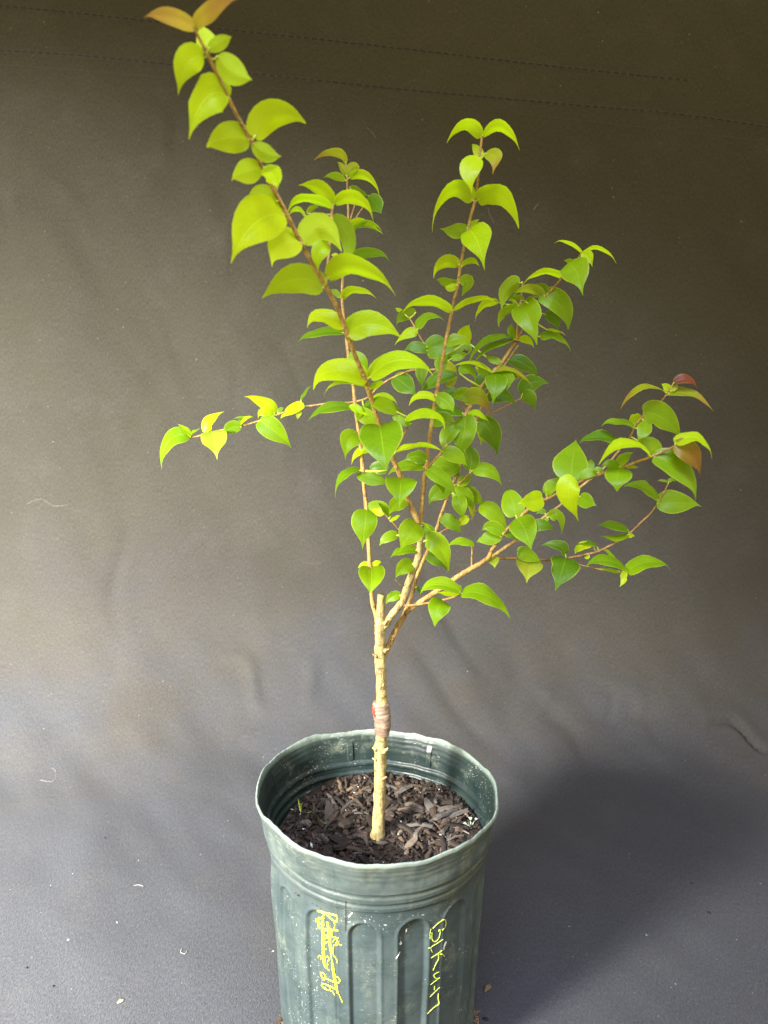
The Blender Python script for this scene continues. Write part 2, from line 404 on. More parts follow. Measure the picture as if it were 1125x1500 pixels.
# seams: rows of stitching; every stitch a piece of its own
def stitch_mesh():
    V_, F_ = tube([(-.5, 0, -.2), (-.35, 0, .4), (0, 0, .6), (.35, 0, .4), (.5, 0, -.2)], [.10, .22, .25, .22, .10], 6)
    return mesh('stitch', V_, F_, M['thread'])
st_me = stitch_mesh()
def seam(p_px, n_st, groove):
    pts = catmull(p_px, 40)
    hits = [on_cloth(*q) for q in pts]
    Vv, Ff = [], []
    # a narrow welt: the folded edge that the stitches hold down
    for i, (h, nn) in enumerate(hits):
        t = (hits[min(i + 1, len(hits) - 1)][0] - hits[max(i - 1, 0)][0]).normalized(); b = nn.cross(t)
        for (o_, z) in ((-.0022, -.0005), (-.0012, .0001), (0, -.0001), (.0012, .0001), (.0022, -.0005)):
            Vv.append(h + b * o_ + nn * (z + .0002))
    for i in range(len(hits) - 1):
        for k in range(4): Ff.append((i * 5 + k, (i + 1) * 5 + k, (i + 1) * 5 + k + 1, i * 5 + k + 1))
    so = link('seam', mesh('seam', Vv, Ff, M['threadlight'], uvs=[(0, 0)] * len(Vv)), cloth)
    # arc-length placement of stitches
    L = [0]
    for i in range(1, len(hits)): L.append(L[-1] + (hits[i][0] - hits[i - 1][0]).length)
    for k in range(n_st):
        d = (k + .5) / n_st * L[-1]; i = max(j for j in range(len(L)) if L[j] <= d); i = min(i, len(L) - 2)
        f = (d - L[i]) / max(1e-9, L[i + 1] - L[i]); h = hits[i][0].lerp(hits[i + 1][0], f); nn = hits[i][1]
        t = (hits[i + 1][0] - hits[i][0]).normalized(); b = nn.cross(t)
        sc = L[-1] / n_st * rnd.uniform(.58, .74)
        ang = rnd.uniform(-.10, .02)
        t2 = t * math.cos(ang) + b * math.sin(ang); b2 = nn.cross(t2)
        o = link('stitch', st_me, so)
        o.matrix_world = Matrix.Translation(h + nn * .0004) @ Matrix((t2, b2, nn)).transposed().to_4x4() @ Matrix.Diagonal((sc, .0026, .0020, 1))
seam([(-40, 5), (100, 18), (300, 40), (560, 68), (800, 96), (1010, 118)], 92, 1)
seam([(-40, 73), (100, 80), (300, 100), (560, 128), (800, 150), (1000, 168), (1165, 192)], 104, 1)
def welt(p_px):
    pts = catmull(p_px, 60); Vv, Ff = [], []
    hs = [on_cloth(q[0], q[1] + rnd.uniform(-.35, .35)) for q in pts]
    for i, (h, nn) in enumerate(hs):
        t = (hs[min(i + 1, len(hs) - 1)][0] - hs[max(i - 1, 0)][0]).normalized(); b = nn.cross(t)
        for (o_, z) in ((-.0008, -.0003), (0, .0006), (.0008, -.0003)): Vv.append(h + b * o_ + nn * (z + .0001))
    for i in range(len(hs) - 1):
        for k in range(2): Ff.append((i * 3 + k, (i + 1) * 3 + k, (i + 1) * 3 + k + 1, i * 3 + k + 1))
    link('cloth_edge', mesh('cloth_edge', Vv, Ff, M['threadlight'], uvs=[(0, 0)] * len(Vv)), cloth)
welt([(-40, 92), (80, 100), (160, 106), (250, 115)])
welt([(390, 128), (560, 146), (720, 163), (900, 182), (1165, 212)])

# lint specks and hairs on the cloth
Vv, Ff = [], []
for k in range(150):
    px, py = rnd.uniform(0, 1125), rnd.uniform(0, 1495)
    h, nn = on_cloth(px, py); sz = rnd.choice([.0005, .0006, .0007, .0009, .0012])
    a = Vector((rnd.uniform(-1, 1), rnd.uniform(-1, 1), rnd.uniform(-1, 1))); a = (a - nn * a.dot(nn)).normalized(); b = nn.cross(a)
    base = len(Vv); m5 = [h + a * sz * rnd.uniform(.6, 1.6), h + b * sz * rnd.uniform(.3, .8), h - a * sz * rnd.uniform(.4, 1.2), h - b * sz * rnd.uniform(.3, .8)]
    Vv += [v + nn * .0003 for v in m5] + [h + nn * (sz * .9)]
    Ff += [(base, base + 1, base + 4), (base + 1, base + 2, base + 4), (base + 2, base + 3, base + 4), (base + 3, base, base + 4)]
tag(link('lint_specks', mesh('lint_specks', Vv, Ff, M['lint'], False)), 'tiny pale lint specks scattered over the black cloth', 'lint', kind='stuff')
def hair(pxs, label, r=.00014, m_='lint'):
    hs = [on_cloth(*q) for q in catmull(pxs, 6)]
    V_, F_ = tube([h + nn * .0006 for h, nn in hs], [r] * len(hs), 5)
    tag(link('fibre', mesh('fibre', V_, F_, M[m_])), label, 'fibre', 'loose threads and hairs on the cloth')
hair([(40, 738), (60, 731), (80, 741), (100, 739)], 'long curly pale thread on the cloth near the left edge')
hair([(715, 304), (717, 314), (724, 327)], 'short pale hair on the cloth right of the middle upright branch')
hair([(781, 308), (788, 299)], 'short straight pale fibre on the upper right of the cloth', .0003)
hair([(196, 1298), (203, 1297), (210, 1299)], 'small white thread on the cloth floor left of the pot', .0003)
hair([(266, 1391), (265, 1396), (271, 1398), (274, 1394)], 'tiny hook-shaped white thread on the floor left of the pot base', .0003)
hair([(76, 1125), (82, 1131), (78, 1145), (58, 1143)], 'faint looped hair on the cloth at far left')
hair([(537, 187), (545, 194), (550, 202)], 'thin hair on the cloth above the short back twig')

# ------------------------------------------------------------------ pot
HP = 0.187; NPH = 600
def oval(ph, z):
    k = max(0, min(1, (z - .03) / (HP - .03))); k = k * k * (3 - 2 * k)
    f = 1 + .030 * k * math.cos(2 * (ph - R_(-38)))
    f += .012 * k * math.cos(3 * (ph - R_(20)))
    kk = max(0, (z - .145) / .042)
    f += .006 * kk * noise.noise(Vector((math.cos(ph) * 3.2, math.sin(ph) * 3.2, 4))) + .005 * kk * noise.noise(Vector((math.cos(ph) * 8, math.sin(ph) * 8, 9 + z * 30)))
    return f
def rimz(ph):
    c, s = math.cos(ph), math.sin(ph)
    return .0026 * noise.noise(Vector((c * 2.2, s * 2.2, 1))) + .0012 * noise.noise(Vector((c * 7, s * 7, 5))) + .0004 * noise.noise(Vector((c * 22, s * 22, 5))) \
        + .0016 * math.exp(-((ph - R_(-73)) / .045) ** 2) + .0015 * math.exp(-((ph - R_(-95)) / .05) ** 2)
prof = [(0, .0690), (.004, .0702), (.13, .0738), (.146, .0740), (.1490, .0741), (.1500, .0757), (.1530, .0759), (.1540, .0751), (.1555, .0753), (.1565, .0770), (.1600, .0773), (.1610, .0765),
        (.1630, .0769), (.1642, .0786), (.169, .0790), (.172, .0790), (.176, .0797), (.180, .0806), (.1835, .0815), (.1860, .0826), (.187, .0824)]
def rprof(z):
    for (z0, r0), (z1, r1) in zip(prof, prof[1:]):
        if z <= z1: 
            t = (z - z0) / (z1 - z0); t = t * t * (3 - 2 * t); return r0 + (r1 - r0) * t
    return prof[-1][1]
def flute(ph, z):
    """rounded-top recessed panels, 15 round the pot"""
    step = 2 * math.pi / 15; ph0 = R_(-90 - 5.5)
    a = (ph - ph0 + step / 2) % step - step / 2
    X_ = a * .0738; hw = .0098; ztop = .141
    if z > ztop - hw: sd = math.hypot(X_, z - (ztop - hw)) - hw
    else: sd = abs(X_) - hw
    e = max(0, min(1, (-sd + .0006) / .0026)); e = e * e * (3 - 2 * e)
    ridge = math.exp(-((sd - .0006) / .0011) ** 2)
    return -.0021 * e + .0006 * ridge
def mouldline(ph):
    a = (ph - R_(-109) + math.pi) % (2 * math.pi) - math.pi
    return .0005 * math.exp(-(a / .006) ** 2)
DX = -.0006
def pot_pt(ph, z, inner=0.0, zoff=0.0):
    r = rprof(z) * oval(ph, z)
    if not inner: r += flute(ph, z) + (mouldline(ph) if z < .182 else 0)
    dent = .0014 * noise.noise(Vector((math.cos(ph) * 2.5, math.sin(ph) * 2.5, z * 22))) 
    r += dent - inner
    k = max(0, (z - .14) / .047)
    return Vector((DX + r * math.cos(ph), r * math.sin(ph), z + rimz(ph) * k + zoff + .006 * k * math.cos(ph - R_(140)) * 0))
zs = sorted(set([round(v, 5) for v in list(np.linspace(0, .125, 50)) + list(np.linspace(.125, .149, 30)) + list(np.linspace(.149, .187, 56))]))
V, F = [], []
rows = [('o', z) for z in zs] + [('l', k) for k in range(1, 6)] + [('i', z) for z in [v for v in reversed(zs) if .1425 < v < .1855]]
for kind, v in rows:
    for j in range(NPH):
        ph = 2 * math.pi * j / NPH
        if kind == 'o': V.append(pot_pt(ph, v))
        elif kind == 'i': V.append(pot_pt(ph, v, .0016))
        else:
            a = v / 6 * math.pi; V.append(pot_pt(ph, HP, .0016 * (1 - math.cos(a)) / 2 + 1e-6, .0011 * math.sin(a)))
nr = len(rows)
for i in range(nr - 1):
    for j in range(NPH):
        j2 = (j + 1) % NPH
        F.append((i * NPH + j, i * NPH + j2, (i + 1) * NPH + j2, (i + 1) * NPH + j))
pot = empty('nursery_pot'); tag(pot, 'weathered dark green ribbed plastic nursery pot with yellow handwriting', 'plant pot')
n_o = len(zs)
wallF = F[:(n_o + 5 - 1 - 8) * NPH]; rimF = F[(n_o + 5 - 1 - 8) * NPH:(n_o + 5) * NPH]; inF = F[(n_o + 5) * NPH:]
def submesh(name, Fs):
    idx = {}; VV = []; FF = []
    for f in Fs:
        g = []
        for v in f:
            if v not in idx: idx[v] = len(VV); VV.append(V[v])
            g.append(idx[v])
        FF.append(tuple(g))
    return mesh(name, VV, FF, M['potin' if name == 'inner_wall' else 'pot'])
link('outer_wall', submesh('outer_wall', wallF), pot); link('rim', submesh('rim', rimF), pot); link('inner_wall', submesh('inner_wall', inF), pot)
# flat base
Vb = [Vector((DX, 0, .003))] + [pot_pt(2 * math.pi * j / 60, 0) + Vector((0, 0, .003)) for j in range(60)]
Vb = [Vector((DX + (v.x - DX) * .985, v.y * .985, v.z)) for v in Vb]
link('base', mesh('base', Vb, [(0, 1 + j, 1 + (j + 1) % 60) for j in range(60)], M['pot']), pot)
# inner stacking lugs
for deg in (106, 58, 158):
    Vl, Fl = [], []
    ph = R_(deg)
    for zi, z in enumerate((.166, .170, .174, .178, .182)):
        for k, (da, dr) in enumerate(((-.034, .0016), (-.024, .0026), (.024, .0026), (.034, .0016))):
            dr2 = dr if z < .181 else .0014
            q = pot_pt(ph + da, z, dr2 + .0002); Vl.append(q)
    for zi in range(4):
        for k in range(3): Fl.append((zi * 4 + k, zi * 4 + k + 1, zi * 4 + k + 5, zi * 4 + k + 4))
    link('stacking_lug', mesh('stacking_lug', Vl, Fl, M['potin'], False), pot)
pot_bvh = BVHTree.FromPolygons([tuple(v) for v in V], F)
def on_pot(px, py):
    h, nn, _, _ = pot_bvh.ray_cast(CAM, ray(px, py))
    if h is None: return None
    if nn.dot(CAM - h) < 0: nn = -nn
    return h, nn
def writing(strokes, ox, oy, sc, m_, name='handwriting'):
    Vv, Ff = [], []
    for si, (wpx, pts) in enumerate(strokes):
        P = catmull([(ox + a / sc, oy + b / sc) for a, b in pts], 8)
        hs = [on_pot(*q) for q in P]; hs = [h for h in hs if h]
        base = len(Vv); n_ = len(hs)
        for i, (h, nn) in enumerate(hs):
            t = hs[min(i + 1, n_ - 1)][0] - hs[max(i - 1, 0)][0]
            if t.length < 1e-7: t = Vector((0, 0, 1))
            t.normalize(); b = nn.cross(t).normalized()
            wd = wpx / sc * .00042 / 2 * (1 + .35 * noise.noise(Vector((i * .4, si * 3.1, 0))))
            if i in (0, n_ - 1): wd *= .5
            off = .00035 + si * .00001
            for o_, z in ((-1, -.0002), (-.6, .0), (.6, .0), (1, -.0002)): Vv.append(h + b * (wd * o_) + nn * (off + z))
        for i in range(n_ - 1):
            for k in range(3): Ff.append((base + i * 4 + k, base + (i + 1) * 4 + k, base + (i + 1) * 4 + k + 1, base + i * 4 + k + 1))
    return link(name, mesh(name, Vv, Ff, m_), pot)
hw_l = writing([(42, [(215, 215), (212, 300), (215, 450), (222, 620), (228, 780), (240, 870), (275, 925)]),
         (34, [(275, 280), (300, 430), (315, 600), (340, 800), (365, 980), (392, 1130), (420, 1265)]),
         (24, [(140, 132), (230, 158), (330, 178), (412, 200)]), (18, [(405, 195), (415, 250), (390, 280), (330, 240), (270, 180)]),
         (26, [(250, 160), (225, 200), (200, 250)]), (11, [(368, 285), (382, 330), (365, 382)]),
         (20, [(155, 225), (220, 240)]), (20, [(160, 235), (158, 300), (162, 360), (205, 372)]), (22, [(200, 372), (300, 388), (428, 402)]),
         (14, [(250, 400), (235, 450), (275, 470), (300, 440)]), (14, [(240, 520), (280, 500), (300, 540), (260, 570), (240, 540)]),
         (15, [(340, 400), (340, 470), (370, 492), (432, 506)]), (12, [(355, 560), (380, 515), (412, 540), (395, 595), (420, 600)]),
         (12, [(368, 590), (360, 660), (365, 740), (405, 790), (415, 845)]), (11, [(155, 775), (165, 745), (195, 755), (190, 800)]),
         (12, [(245, 790), (280, 755), (305, 790), (280, 840)]), (12, [(255, 880), (290, 865), (270, 910), (310, 950)]), (10, [(262, 640), (264, 665)]),
         (17, [(182, 978), (230, 985), (255, 1030), (235, 1080), (205, 1030), (185, 990)]),
         (17, [(230, 1050), (300, 1072), (370, 1105), (430, 1118), (452, 1085), (430, 1045), (392, 1035)]),
         (17, [(285, 1150), (240, 1130), (205, 1150), (240, 1195), (310, 1218), (320, 1180), (285, 1150), (350, 1180), (390, 1205)]),
         (10, [(320, 1220), (355, 1240), (382, 1285)]), (11, [(425, 1245), (455, 1310), (488, 1385)]),
         (9, [(125, 235), (130, 285)]), (9, [(440, 540), (430, 580), (480, 600)])], 450, 1320, 9.375, M['yellow'])
hw_l['label'] = 'bright yellow crossed-out handwriting'
hw_r = writing([(17, [(222, 282), (290, 215), (375, 158), (402, 190), (392, 260), (352, 305)]), (14, [(212, 330), (214, 425), (250, 460), (300, 420), (325, 340), (318, 295), (300, 320)]),
         (6, [(196, 285), (184, 350), (186, 425)]), (10, [(362, 430), (280, 485), (202, 535), (200, 570), (216, 608)]), (9, [(168, 550), (190, 540)]),
         (10, [(200, 686), (280, 630), (352, 580)]), (13, [(270, 640), (320, 632), (355, 635), (382, 665)]), (15, [(300, 640), (298, 700), (262, 770), (225, 856)]),
         (14, [(306, 875), (240, 915), (262, 962), (312, 960)]), (9, [(190, 1052), (255, 1000), (322, 950)]), (10, [(246, 1065), (243, 1125)]),
         (10, [(180, 1220), (250, 1150), (318, 1085)]), (16, [(300, 1170), (298, 1240), (306, 1315), (240, 1360), (145, 1450)])], 610, 1330, 9.375, M['pyellow'])
hw_r['label'] = 'faded yellow handwriting on the right'
fl = writing([(34, [(410, 462), (385, 510), (370, 575)])], 610, 1330, 9.375, M['white'], 'paint_fleck'); fl['label'] = 'white paint fleck'
fl2 = writing([(22, [(570, 215), (625, 155)])], 450, 1320, 9.375, M['white'], 'paint_fleck')
fl2 = writing([(14, [(655, 486), (660, 496)]), (6, [(686, 425), (684, 440)]), (5, [(640, 560), (655, 530)])], 370, 1220, 3.04, M['white'], 'paint_fleck')
crk = writing([(9, [(528, 0), (530, 60), (531, 250), (530, 420)])], 450, 1320, 9.375, M['soil'], 'split')

# ------------------------------------------------------------------ potting mix
mix = empty('potting_mix', (0, 0, .12)); tag(mix, 'dark potting soil topped with bark chips filling the green pot', 'soil')
def soil_h(x, y):
    return .1430 + .0115 * max(0, min(1, (x + y * 1.2 + .045) / .11)) + .0022 * noise.noise(Vector((x * 40, y * 40, 1))) + .0012 * noise.noise(Vector((x * 130, y * 130, 5)))
def r_in(ph, z=.149): return rprof(.149) * oval(ph, z) - .0012
Vs, Fs = [Vector((0, 0, soil_h(0, 0)))], []
NR, NA = 60, 140
for i in range(1, NR + 1):
    for j in range(NA):
        ph = 2 * math.pi * j / NA; r = r_in(ph) * i / NR
        x, y = DX + r * math.cos(ph), r * math.sin(ph); Vs.append(Vector((x, y, soil_h(x, y))))
for j in range(NA): Fs.append((0, 1 + j, 1 + (j + 1) % NA))
for i in range(NR - 1):
    for j in range(NA):
        j2 = (j + 1) % NA; a = 1 + i * NA; Fs.append((a + j, a + NA + j, a + NA + j2, a + j2))
so = link('soil', mesh('soil', [v - Vector((0, 0, .12)) for v in Vs], Fs, M['soil']), mix)
def chip_mesh(seed):
    r = random.Random(seed); L = 1.0; W = r.uniform(.12, .36); T = r.uniform(.08, .14); VV, FF = [], []
    nn = 5
    for i in range(nn):
        u = i / (nn - 1) - .5; ww = W * (.35 + .65 * math.sin(math.pi * (i + .6) / (nn + .2))) * r.uniform(.75, 1.2)
        cy = r.uniform(-.05, .05); cz = .10 * math.cos(u * 3) * r.uniform(.5, 1)
        for (a, b) in ((-.5, -.3), (-.42, .5), (.1, .62), (.46, .4), (.5, -.35)): VV.append((u * L + r.uniform(-.04, .04), cy + a * ww, cz + b * T))
    for i in range(nn - 1):
        for k in range(5): FF.append((i * 5 + k, i * 5 + (k + 1) % 5, (i + 1) * 5 + (k + 1) % 5, (i + 1) * 5 + k))
    FF += [(4, 3, 2, 1, 0), tuple((nn - 1) * 5 + k for k in range(5))]
    return mesh('bark_chip', VV, FF, M['chip'], False)
chips = [chip_mesh(s) for s in range(16)]
cnt = 0
while cnt < 281:
    ph = rnd.uniform(0, 2 * math.pi); r = math.sqrt(rnd.random()) * .071
    x, y = r * math.cos(ph), r * math.sin(ph)
    if (x + y) < -.035 and rnd.random() < .85: continue
    if math.hypot(x, y) < .006: continue
    L = rnd.choice([.007, .008, .009, .010, .012, .015, .019]) * rnd.uniform(.8, 1.2)
    if math.hypot(x, y) + L * .45 > .0715: continue
    o = link('bark_chip', chips[cnt % 16], mix)
    o.location = (x, y, soil_h(x, y) - .12 + rnd.uniform(.0002, .0022)); o.scale = (L, L * rnd.uniform(.7, 1.3), L)
    o.rotation_euler = (rnd.uniform(-.5, .5), rnd.uniform(-.45, .45), rnd.uniform(0, 6.3)); cnt += 1
def crumbs(name, n_, rad, hfun, m_, s0, s1, parent, z0=0, cx=0, cy=0, label=None):
    Vv, Ff = [], []
    for k in range(n_):
        ph = rnd.uniform(0, 6.283); r = math.sqrt(rnd.random()) * rad; x, y = cx + r * math.cos(ph), cy + r * math.sin(ph)
        s = rnd.uniform(s0, s1); z = hfun(x, y) + s * .3 - z0 + (.0014 * rnd.random() if name == 'fine_bark' else 0); base = len(Vv)
        ax = Vector((rnd.gauss(0, 1), rnd.gauss(0, 1), rnd.gauss(0, .5))).normalized(); bx = ax.orthogonal().normalized(); cx_ = ax.cross(bx)
        e = rnd.uniform(1, 2.6)
        for d in (ax * e, -ax * e, bx, -bx, cx_, -cx_): Vv.append(Vector((x, y, z)) + d * s * rnd.uniform(.35, .6))
        for f in ((0, 2, 4), (2, 1, 4), (1, 3, 4), (3, 0, 4), (2, 0, 5), (1, 2, 5), (3, 1, 5), (0, 3, 5)): Ff.append(tuple(base + q for q in f))
    o = link(name, mesh(name, Vv, Ff, m_, False), parent); o['kind'] = 'stuff'; return o
crumbs('fine_bark', 1900, .0715, soil_h, M['chip'], .0012, .0032, mix, .12)
crumbs('perlite', 60, .068, lambda x, y: soil_h(x, y) + .001, M['white'], .0007, .0018, mix, .12)
crumbs('mulch_shreds', 350, .0715, lambda x, y: soil_h(x, y) + .0008, simple('brown_mulch', (.045, .030, .021), .7, .5, 300), .0015, .0045, mix, .12)
# chips and fines banked against the foot of the trunk
for k in range(9):
    a = k * .7 + rnd.uniform(-.2, .2); rr_ = rnd.uniform(.0065, .0085); L = rnd.uniform(.006, .010)
    o = link('bark_chip', chips[k], mix); x, y = rr_ * math.cos(a) - .001, rr_ * math.sin(a)
    o.location = (x, y, soil_h(x, y) - .12 + .0016); o.scale = (L, L, L); o.rotation_euler = (rnd.uniform(-.4, .4), rnd.uniform(-.5, .5), a + 1.2)
def on_soil(px, py):
    r = ray(px, py); t = (.150 - CAM.z) / r.z; p = CAM + r * t; t = (soil_h(p.x, p.y) - CAM.z) / r.z; return CAM + r * t

# bits lying on the soil
p0 = on_soil(590, 1107); p1 = on_soil(607, 1134)
V_, F_ = tube([p0 + Vector((0, 0, .004)), p0.lerp(p1, .5) + Vector((0, 0, .0042)), p1 + Vector((0, 0, .0025))], [.0004, .0005, .0003], 6)
tag(link('straw', mesh('straw', V_, F_, M['straw'])), 'thin pale straw lying on the bark chips behind the trunk', 'straw')
def leaf_geo(P0, P1, P2, Wd, Nt, fold=.35, rows=13, hook=.05, edgewave=.03, seed=0, prof_=None, V=None, F=None, UV=None):
    """blade swept along the quadratic midrib through P0, P1 (middle), P2, upper side towards Nt"""
    PR = prof_ or [(0, .03), (.02, .26), (.06, .52), (.12, .75), (.20, .91), (.30, .99), (.40, 1.0), (.51, .95), (.62, .83), (.72, .65), (.80, .46), (.87, .27), (.93, .13), (.97, .07), (1, .02)]
    r = random.Random(seed)
    C = P1 * 2 - (P0 + P2) * .5
    base = len(V); L = (P2 - P0).length; vs = [-1, -.92, -.62, -.3, -.0001, .3, .62, .92, 1]
    phs = r.uniform(0, 6.28); asym = r.uniform(-.10, .10); pw = r.uniform(.8, 1.3); chew = (r.uniform(.35, .75), r.choice((-1, 1)), r.uniform(.2, .45)) if r.random() < .15 and not prof_ else None
    us = [p[0] for p in PR]
    for (u, wf) in PR:
        P = P0 * ((1 - u) ** 2) + C * (2 * u * (1 - u)) + P2 * (u * u)
        T = (C - P0) * (2 * (1 - u)) + (P2 - C) * (2 * u)
        if T.length < 1e-6: T = P2 - P0
        T.normalize()
        Nn = (Nt - T * Nt.dot(T)); Nn = Nn.normalized() if Nn.length > 1e-5 else T.orthogonal().normalized()
        Sd = T.cross(Nn)
        hk = max(0, (u - .8) / .2) ** 2 * hook * L
        P = P - Nn * hk * .6 + Vector((0, 0, -hk * .6))
        for v in vs:
            hw = Wd * .5 * wf ** pw * (1 + asym * (1 if v > 0 else -1))
            if chew and v * chew[1] > .5: hw *= 1 - chew[2] * math.exp(-((u - chew[0]) / .07) ** 2)
            lift = fold * abs(v) - .16 * v * v * (1 if fold > 0 else -1)
            wv = edgewave * math.sin(u * 11 + phs + (1.5 if v > 0 else 0)) * abs(v) ** 2
            lobe = max(0, 1 - u / .28) ** 1.3 * (abs(v) ** .8) * min(1, wf * 1.6) * .085 * L if not prof_ else 0
            V.append(P - T * lobe + Sd * (hw * v * (1 - .12 * fold * fold)) + Nn * (hw * lift + Wd * .5 * wv * wf)); UV.append((u, v))
    nv = len(vs)
    for i in range(len(PR) - 1):
        for k in range(nv - 1): F.append((base + i * nv + k, base + i * nv + k + 1, base + (i + 1) * nv + k + 1, base + (i + 1) * nv + k))
SUCC = [(0, .1), (.1, .35), (.3, .75), (.5, .98), (.7, .95), (.85, .75), (.95, .4), (1, .05)]
def sprout(specs, root_px, label, lm, sm, cat='seedling', r=.0004):
    root = on_soil(*root_px); e = empty('seedling', root); tag(e, label, cat)
    for (px, py, lift, L) in specs:
        tip = on_soil(px, py) + Vector((0, 0, lift)) - root
        V_, F_ = tube([Vector((0, 0, -.001)), tip * .5 + Vector((0, 0, lift * .4)), tip], [r, r * .9, r * .7], 6)
        link('stem', mesh('stem', V_, F_, sm), e)
        d = Vector((tip.x, tip.y, 0)); d = d.normalized() if d.length > 1e-5 else Vector((1, 0, 0))
        VV, FF, UU = [], [], []
        leaf_geo(tip, tip + d * L * .5 + Vector((0, 0, .0006)), tip + d * L, L * .7, Vector((0, 0, 1)), .2, prof_=SUCC, V=VV, F=FF, UV=UU, hook=0)
        link('leaf', mesh('leaf', VV, FF, lm, uvs=UU), e)
sprout([(422, 1187, .002, .004), (436, 1172, .003, .004), (441, 1184, .002, .003), (452, 1192, .001, .003)], (440, 1193), 'small green weed seedling in the shaded left side of the soil', M['g'], M['petiole'])
sprout([(466, 1203, .001, .003), (474, 1209, .001, .003)], (470, 1210), 'tiny weed sprout in the dark soil left of the trunk base', M['g'], M['petiole'])
sprout([(684, 1212, .002, .0035), (689, 1207, .003, .004), (696, 1207, .003, .003)], (690, 1214), 'pale waxy sprout at the right edge of the soil against the rim', M['sprout'], M['sprout'])

# loose bits on the cloth floor
def floor_bit(px, py, L, label, m_, thick=.5):
    h, nn = on_cloth(px, py); VV, FF = [], []; r = random.Random(int(px))
    for i in range(6):
        u = i / 5 - .5; ww = L * .34 * math.sin(math.pi * (i + .5) / 6) * r.uniform(.8, 1.2); cz = L * .10 * math.cos(u * 4)
        for a, b in ((-1, 0), (-.5, .5), (.2, .7), (1, .15), (.3, -.05)): VV.append(Vector((u * L, a * ww, cz + (b + .1) * L * .28 * thick)))
    for i in range(5):
        for k in range(5): FF.append((i * 5 + k, i * 5 + (k + 1) % 5, (i + 1) * 5 + (k + 1) % 5, (i + 1) * 5 + k))
    FF += [(4, 3, 2, 1, 0), tuple(25 + k for k in range(5))]
    o = link('debris_flake', mesh('debris_flake', VV, FF, m_)); o.location = h + Vector((0, 0, .0002)); o.rotation_euler = (0, 0, r.uniform(-1, 1))
    tag(o, label, 'debris', 'loose bits on the cloth floor')
floor_bit(714, 1448, .0085, 'curled brown leaf scrap on the cloth just right of the pot', simple('brown_scrap', (.11, .08, .04), .7, .5, 500))
floor_bit(711, 1493, .005, 'small black flake on the cloth at the bottom right of the pot', M['soil'], .3)
floor_bit(177, 1467, .0055, 'pale tan seed husk on the floor at bottom left', simple('husk', (.25, .22, .12), .7, .4, 500))
floor_bit(78, 1445, .0028, 'small dark crumb left of the tan husk on the floor', M['soil'])
floor_bit(39, 1418, .0028, 'smallest dark crumb near the left edge of the floor', M['soil'])
floor_bit(1038, 1337, .0035, 'lone black flake on the floor at far right', M['soil'], .3)
floor_bit(1013, 1294, .0028, 'tiny black crumb on the floor above the lone black flake', M['soil'], .3)
floor_bit(153, 1228, .0026, 'dark crumb on the cloth left of the pot rim', M['soil'], .5)
def heap(px, py, rad, n_, label):
    h, nn = on_cloth(px, py)
    o = crumbs('spilled_soil', n_, rad, lambda x, y: h.z + .0004 + max(0, 1 - math.hypot(x - h.x, y - h.y) / rad) * .004 * rnd.random(), M['chip'], .0014, .0042, None, 0, h.x, h.y)
    tag(o, label, 'soil')
heap(672, 1500, .014, 160, 'crumbs of spilled soil at the right foot of the pot')
heap(432, 1503, .014, 160, 'crumbs of spilled soil at the left foot of the pot')
h, nn = on_cloth(677, 1499); h2, _ = on_cloth(691, 1489)
V_, F_ = tube([h + Vector((0, 0, .003)), h.lerp(h2, .5) + Vector((0, 0, .004)), h2 + Vector((0, 0, .002))], [.0006, .0008, .0005], 6)
tag(link('twig_piece', mesh('twig_piece', V_, F_, M['straw'])), 'pale broken twig piece sticking out beside the right foot of the pot', 'twig')

# ------------------------------------------------------------------ sapling
tree = empty('grafted_sapling', (0, 0, .148)); tag(tree, 'slender grafted sapling with glossy yellow-green leaves rising from the pot', 'sapling')
ORG = Vector((0, 0, .148))
def part(name, V_, F_, m_, parent, uvs=None, fmat=None, off=ORG):
    return link(name, mesh(name, [Vector(v) - off for v in V_], F_, m_, uvs=uvs, fmat=fmat), parent)
def px_tube(pts, segs, wob, seed, per=8, knots=()):
    """pts: (px, py, y, diameter in px)"""
    sm = catmull([(a, b, c, d) for a, b, c, d in pts], per)
    P = [at_y(a, b, c) for a, b, c, d in sm]
    Rr = [depth_of(p) * s[3] / FPX / 2 for p, s in zip(P, sm)]
    for (ky, amt, sp) in knots:
        for i, s in enumerate(sm): Rr[i] *= 1 + amt * math.exp(-((s[1] - ky) / sp) ** 2)
    return sm, P, Rr
sm, P, Rr = px_tube([(551.5, 1262, 0, 34), (552.5, 1240, 0, 25), (553.5, 1228, 0, 20.5), (554.5, 1200, 0, 18), (556, 1160, 0, 17.5), (557, 1120, 0, 17.5), (557.5, 1095, 0, 17.5), (559, 1072, 0, 16), (560, 1045, 0, 17), (559, 1015, 0, 16),
                     (557.5, 980, 0, 15.5), (557, 955, 0, 16), (556.5, 930, 0, 15), (557, 915, 0, 15.5), (557.5, 895, 0, 12), (558.5, 871, 0, 11.5)], 18, .12, 1,
                    10, [(1096, .16, 6), (1150, .06, 5), (1028, .12, 6), (957, .10, 8), (912, .12, 8), (1122, .05, 4), (1225, .08, 8)])
V_, F_ = tube(P, Rr, 20, .16, 3)
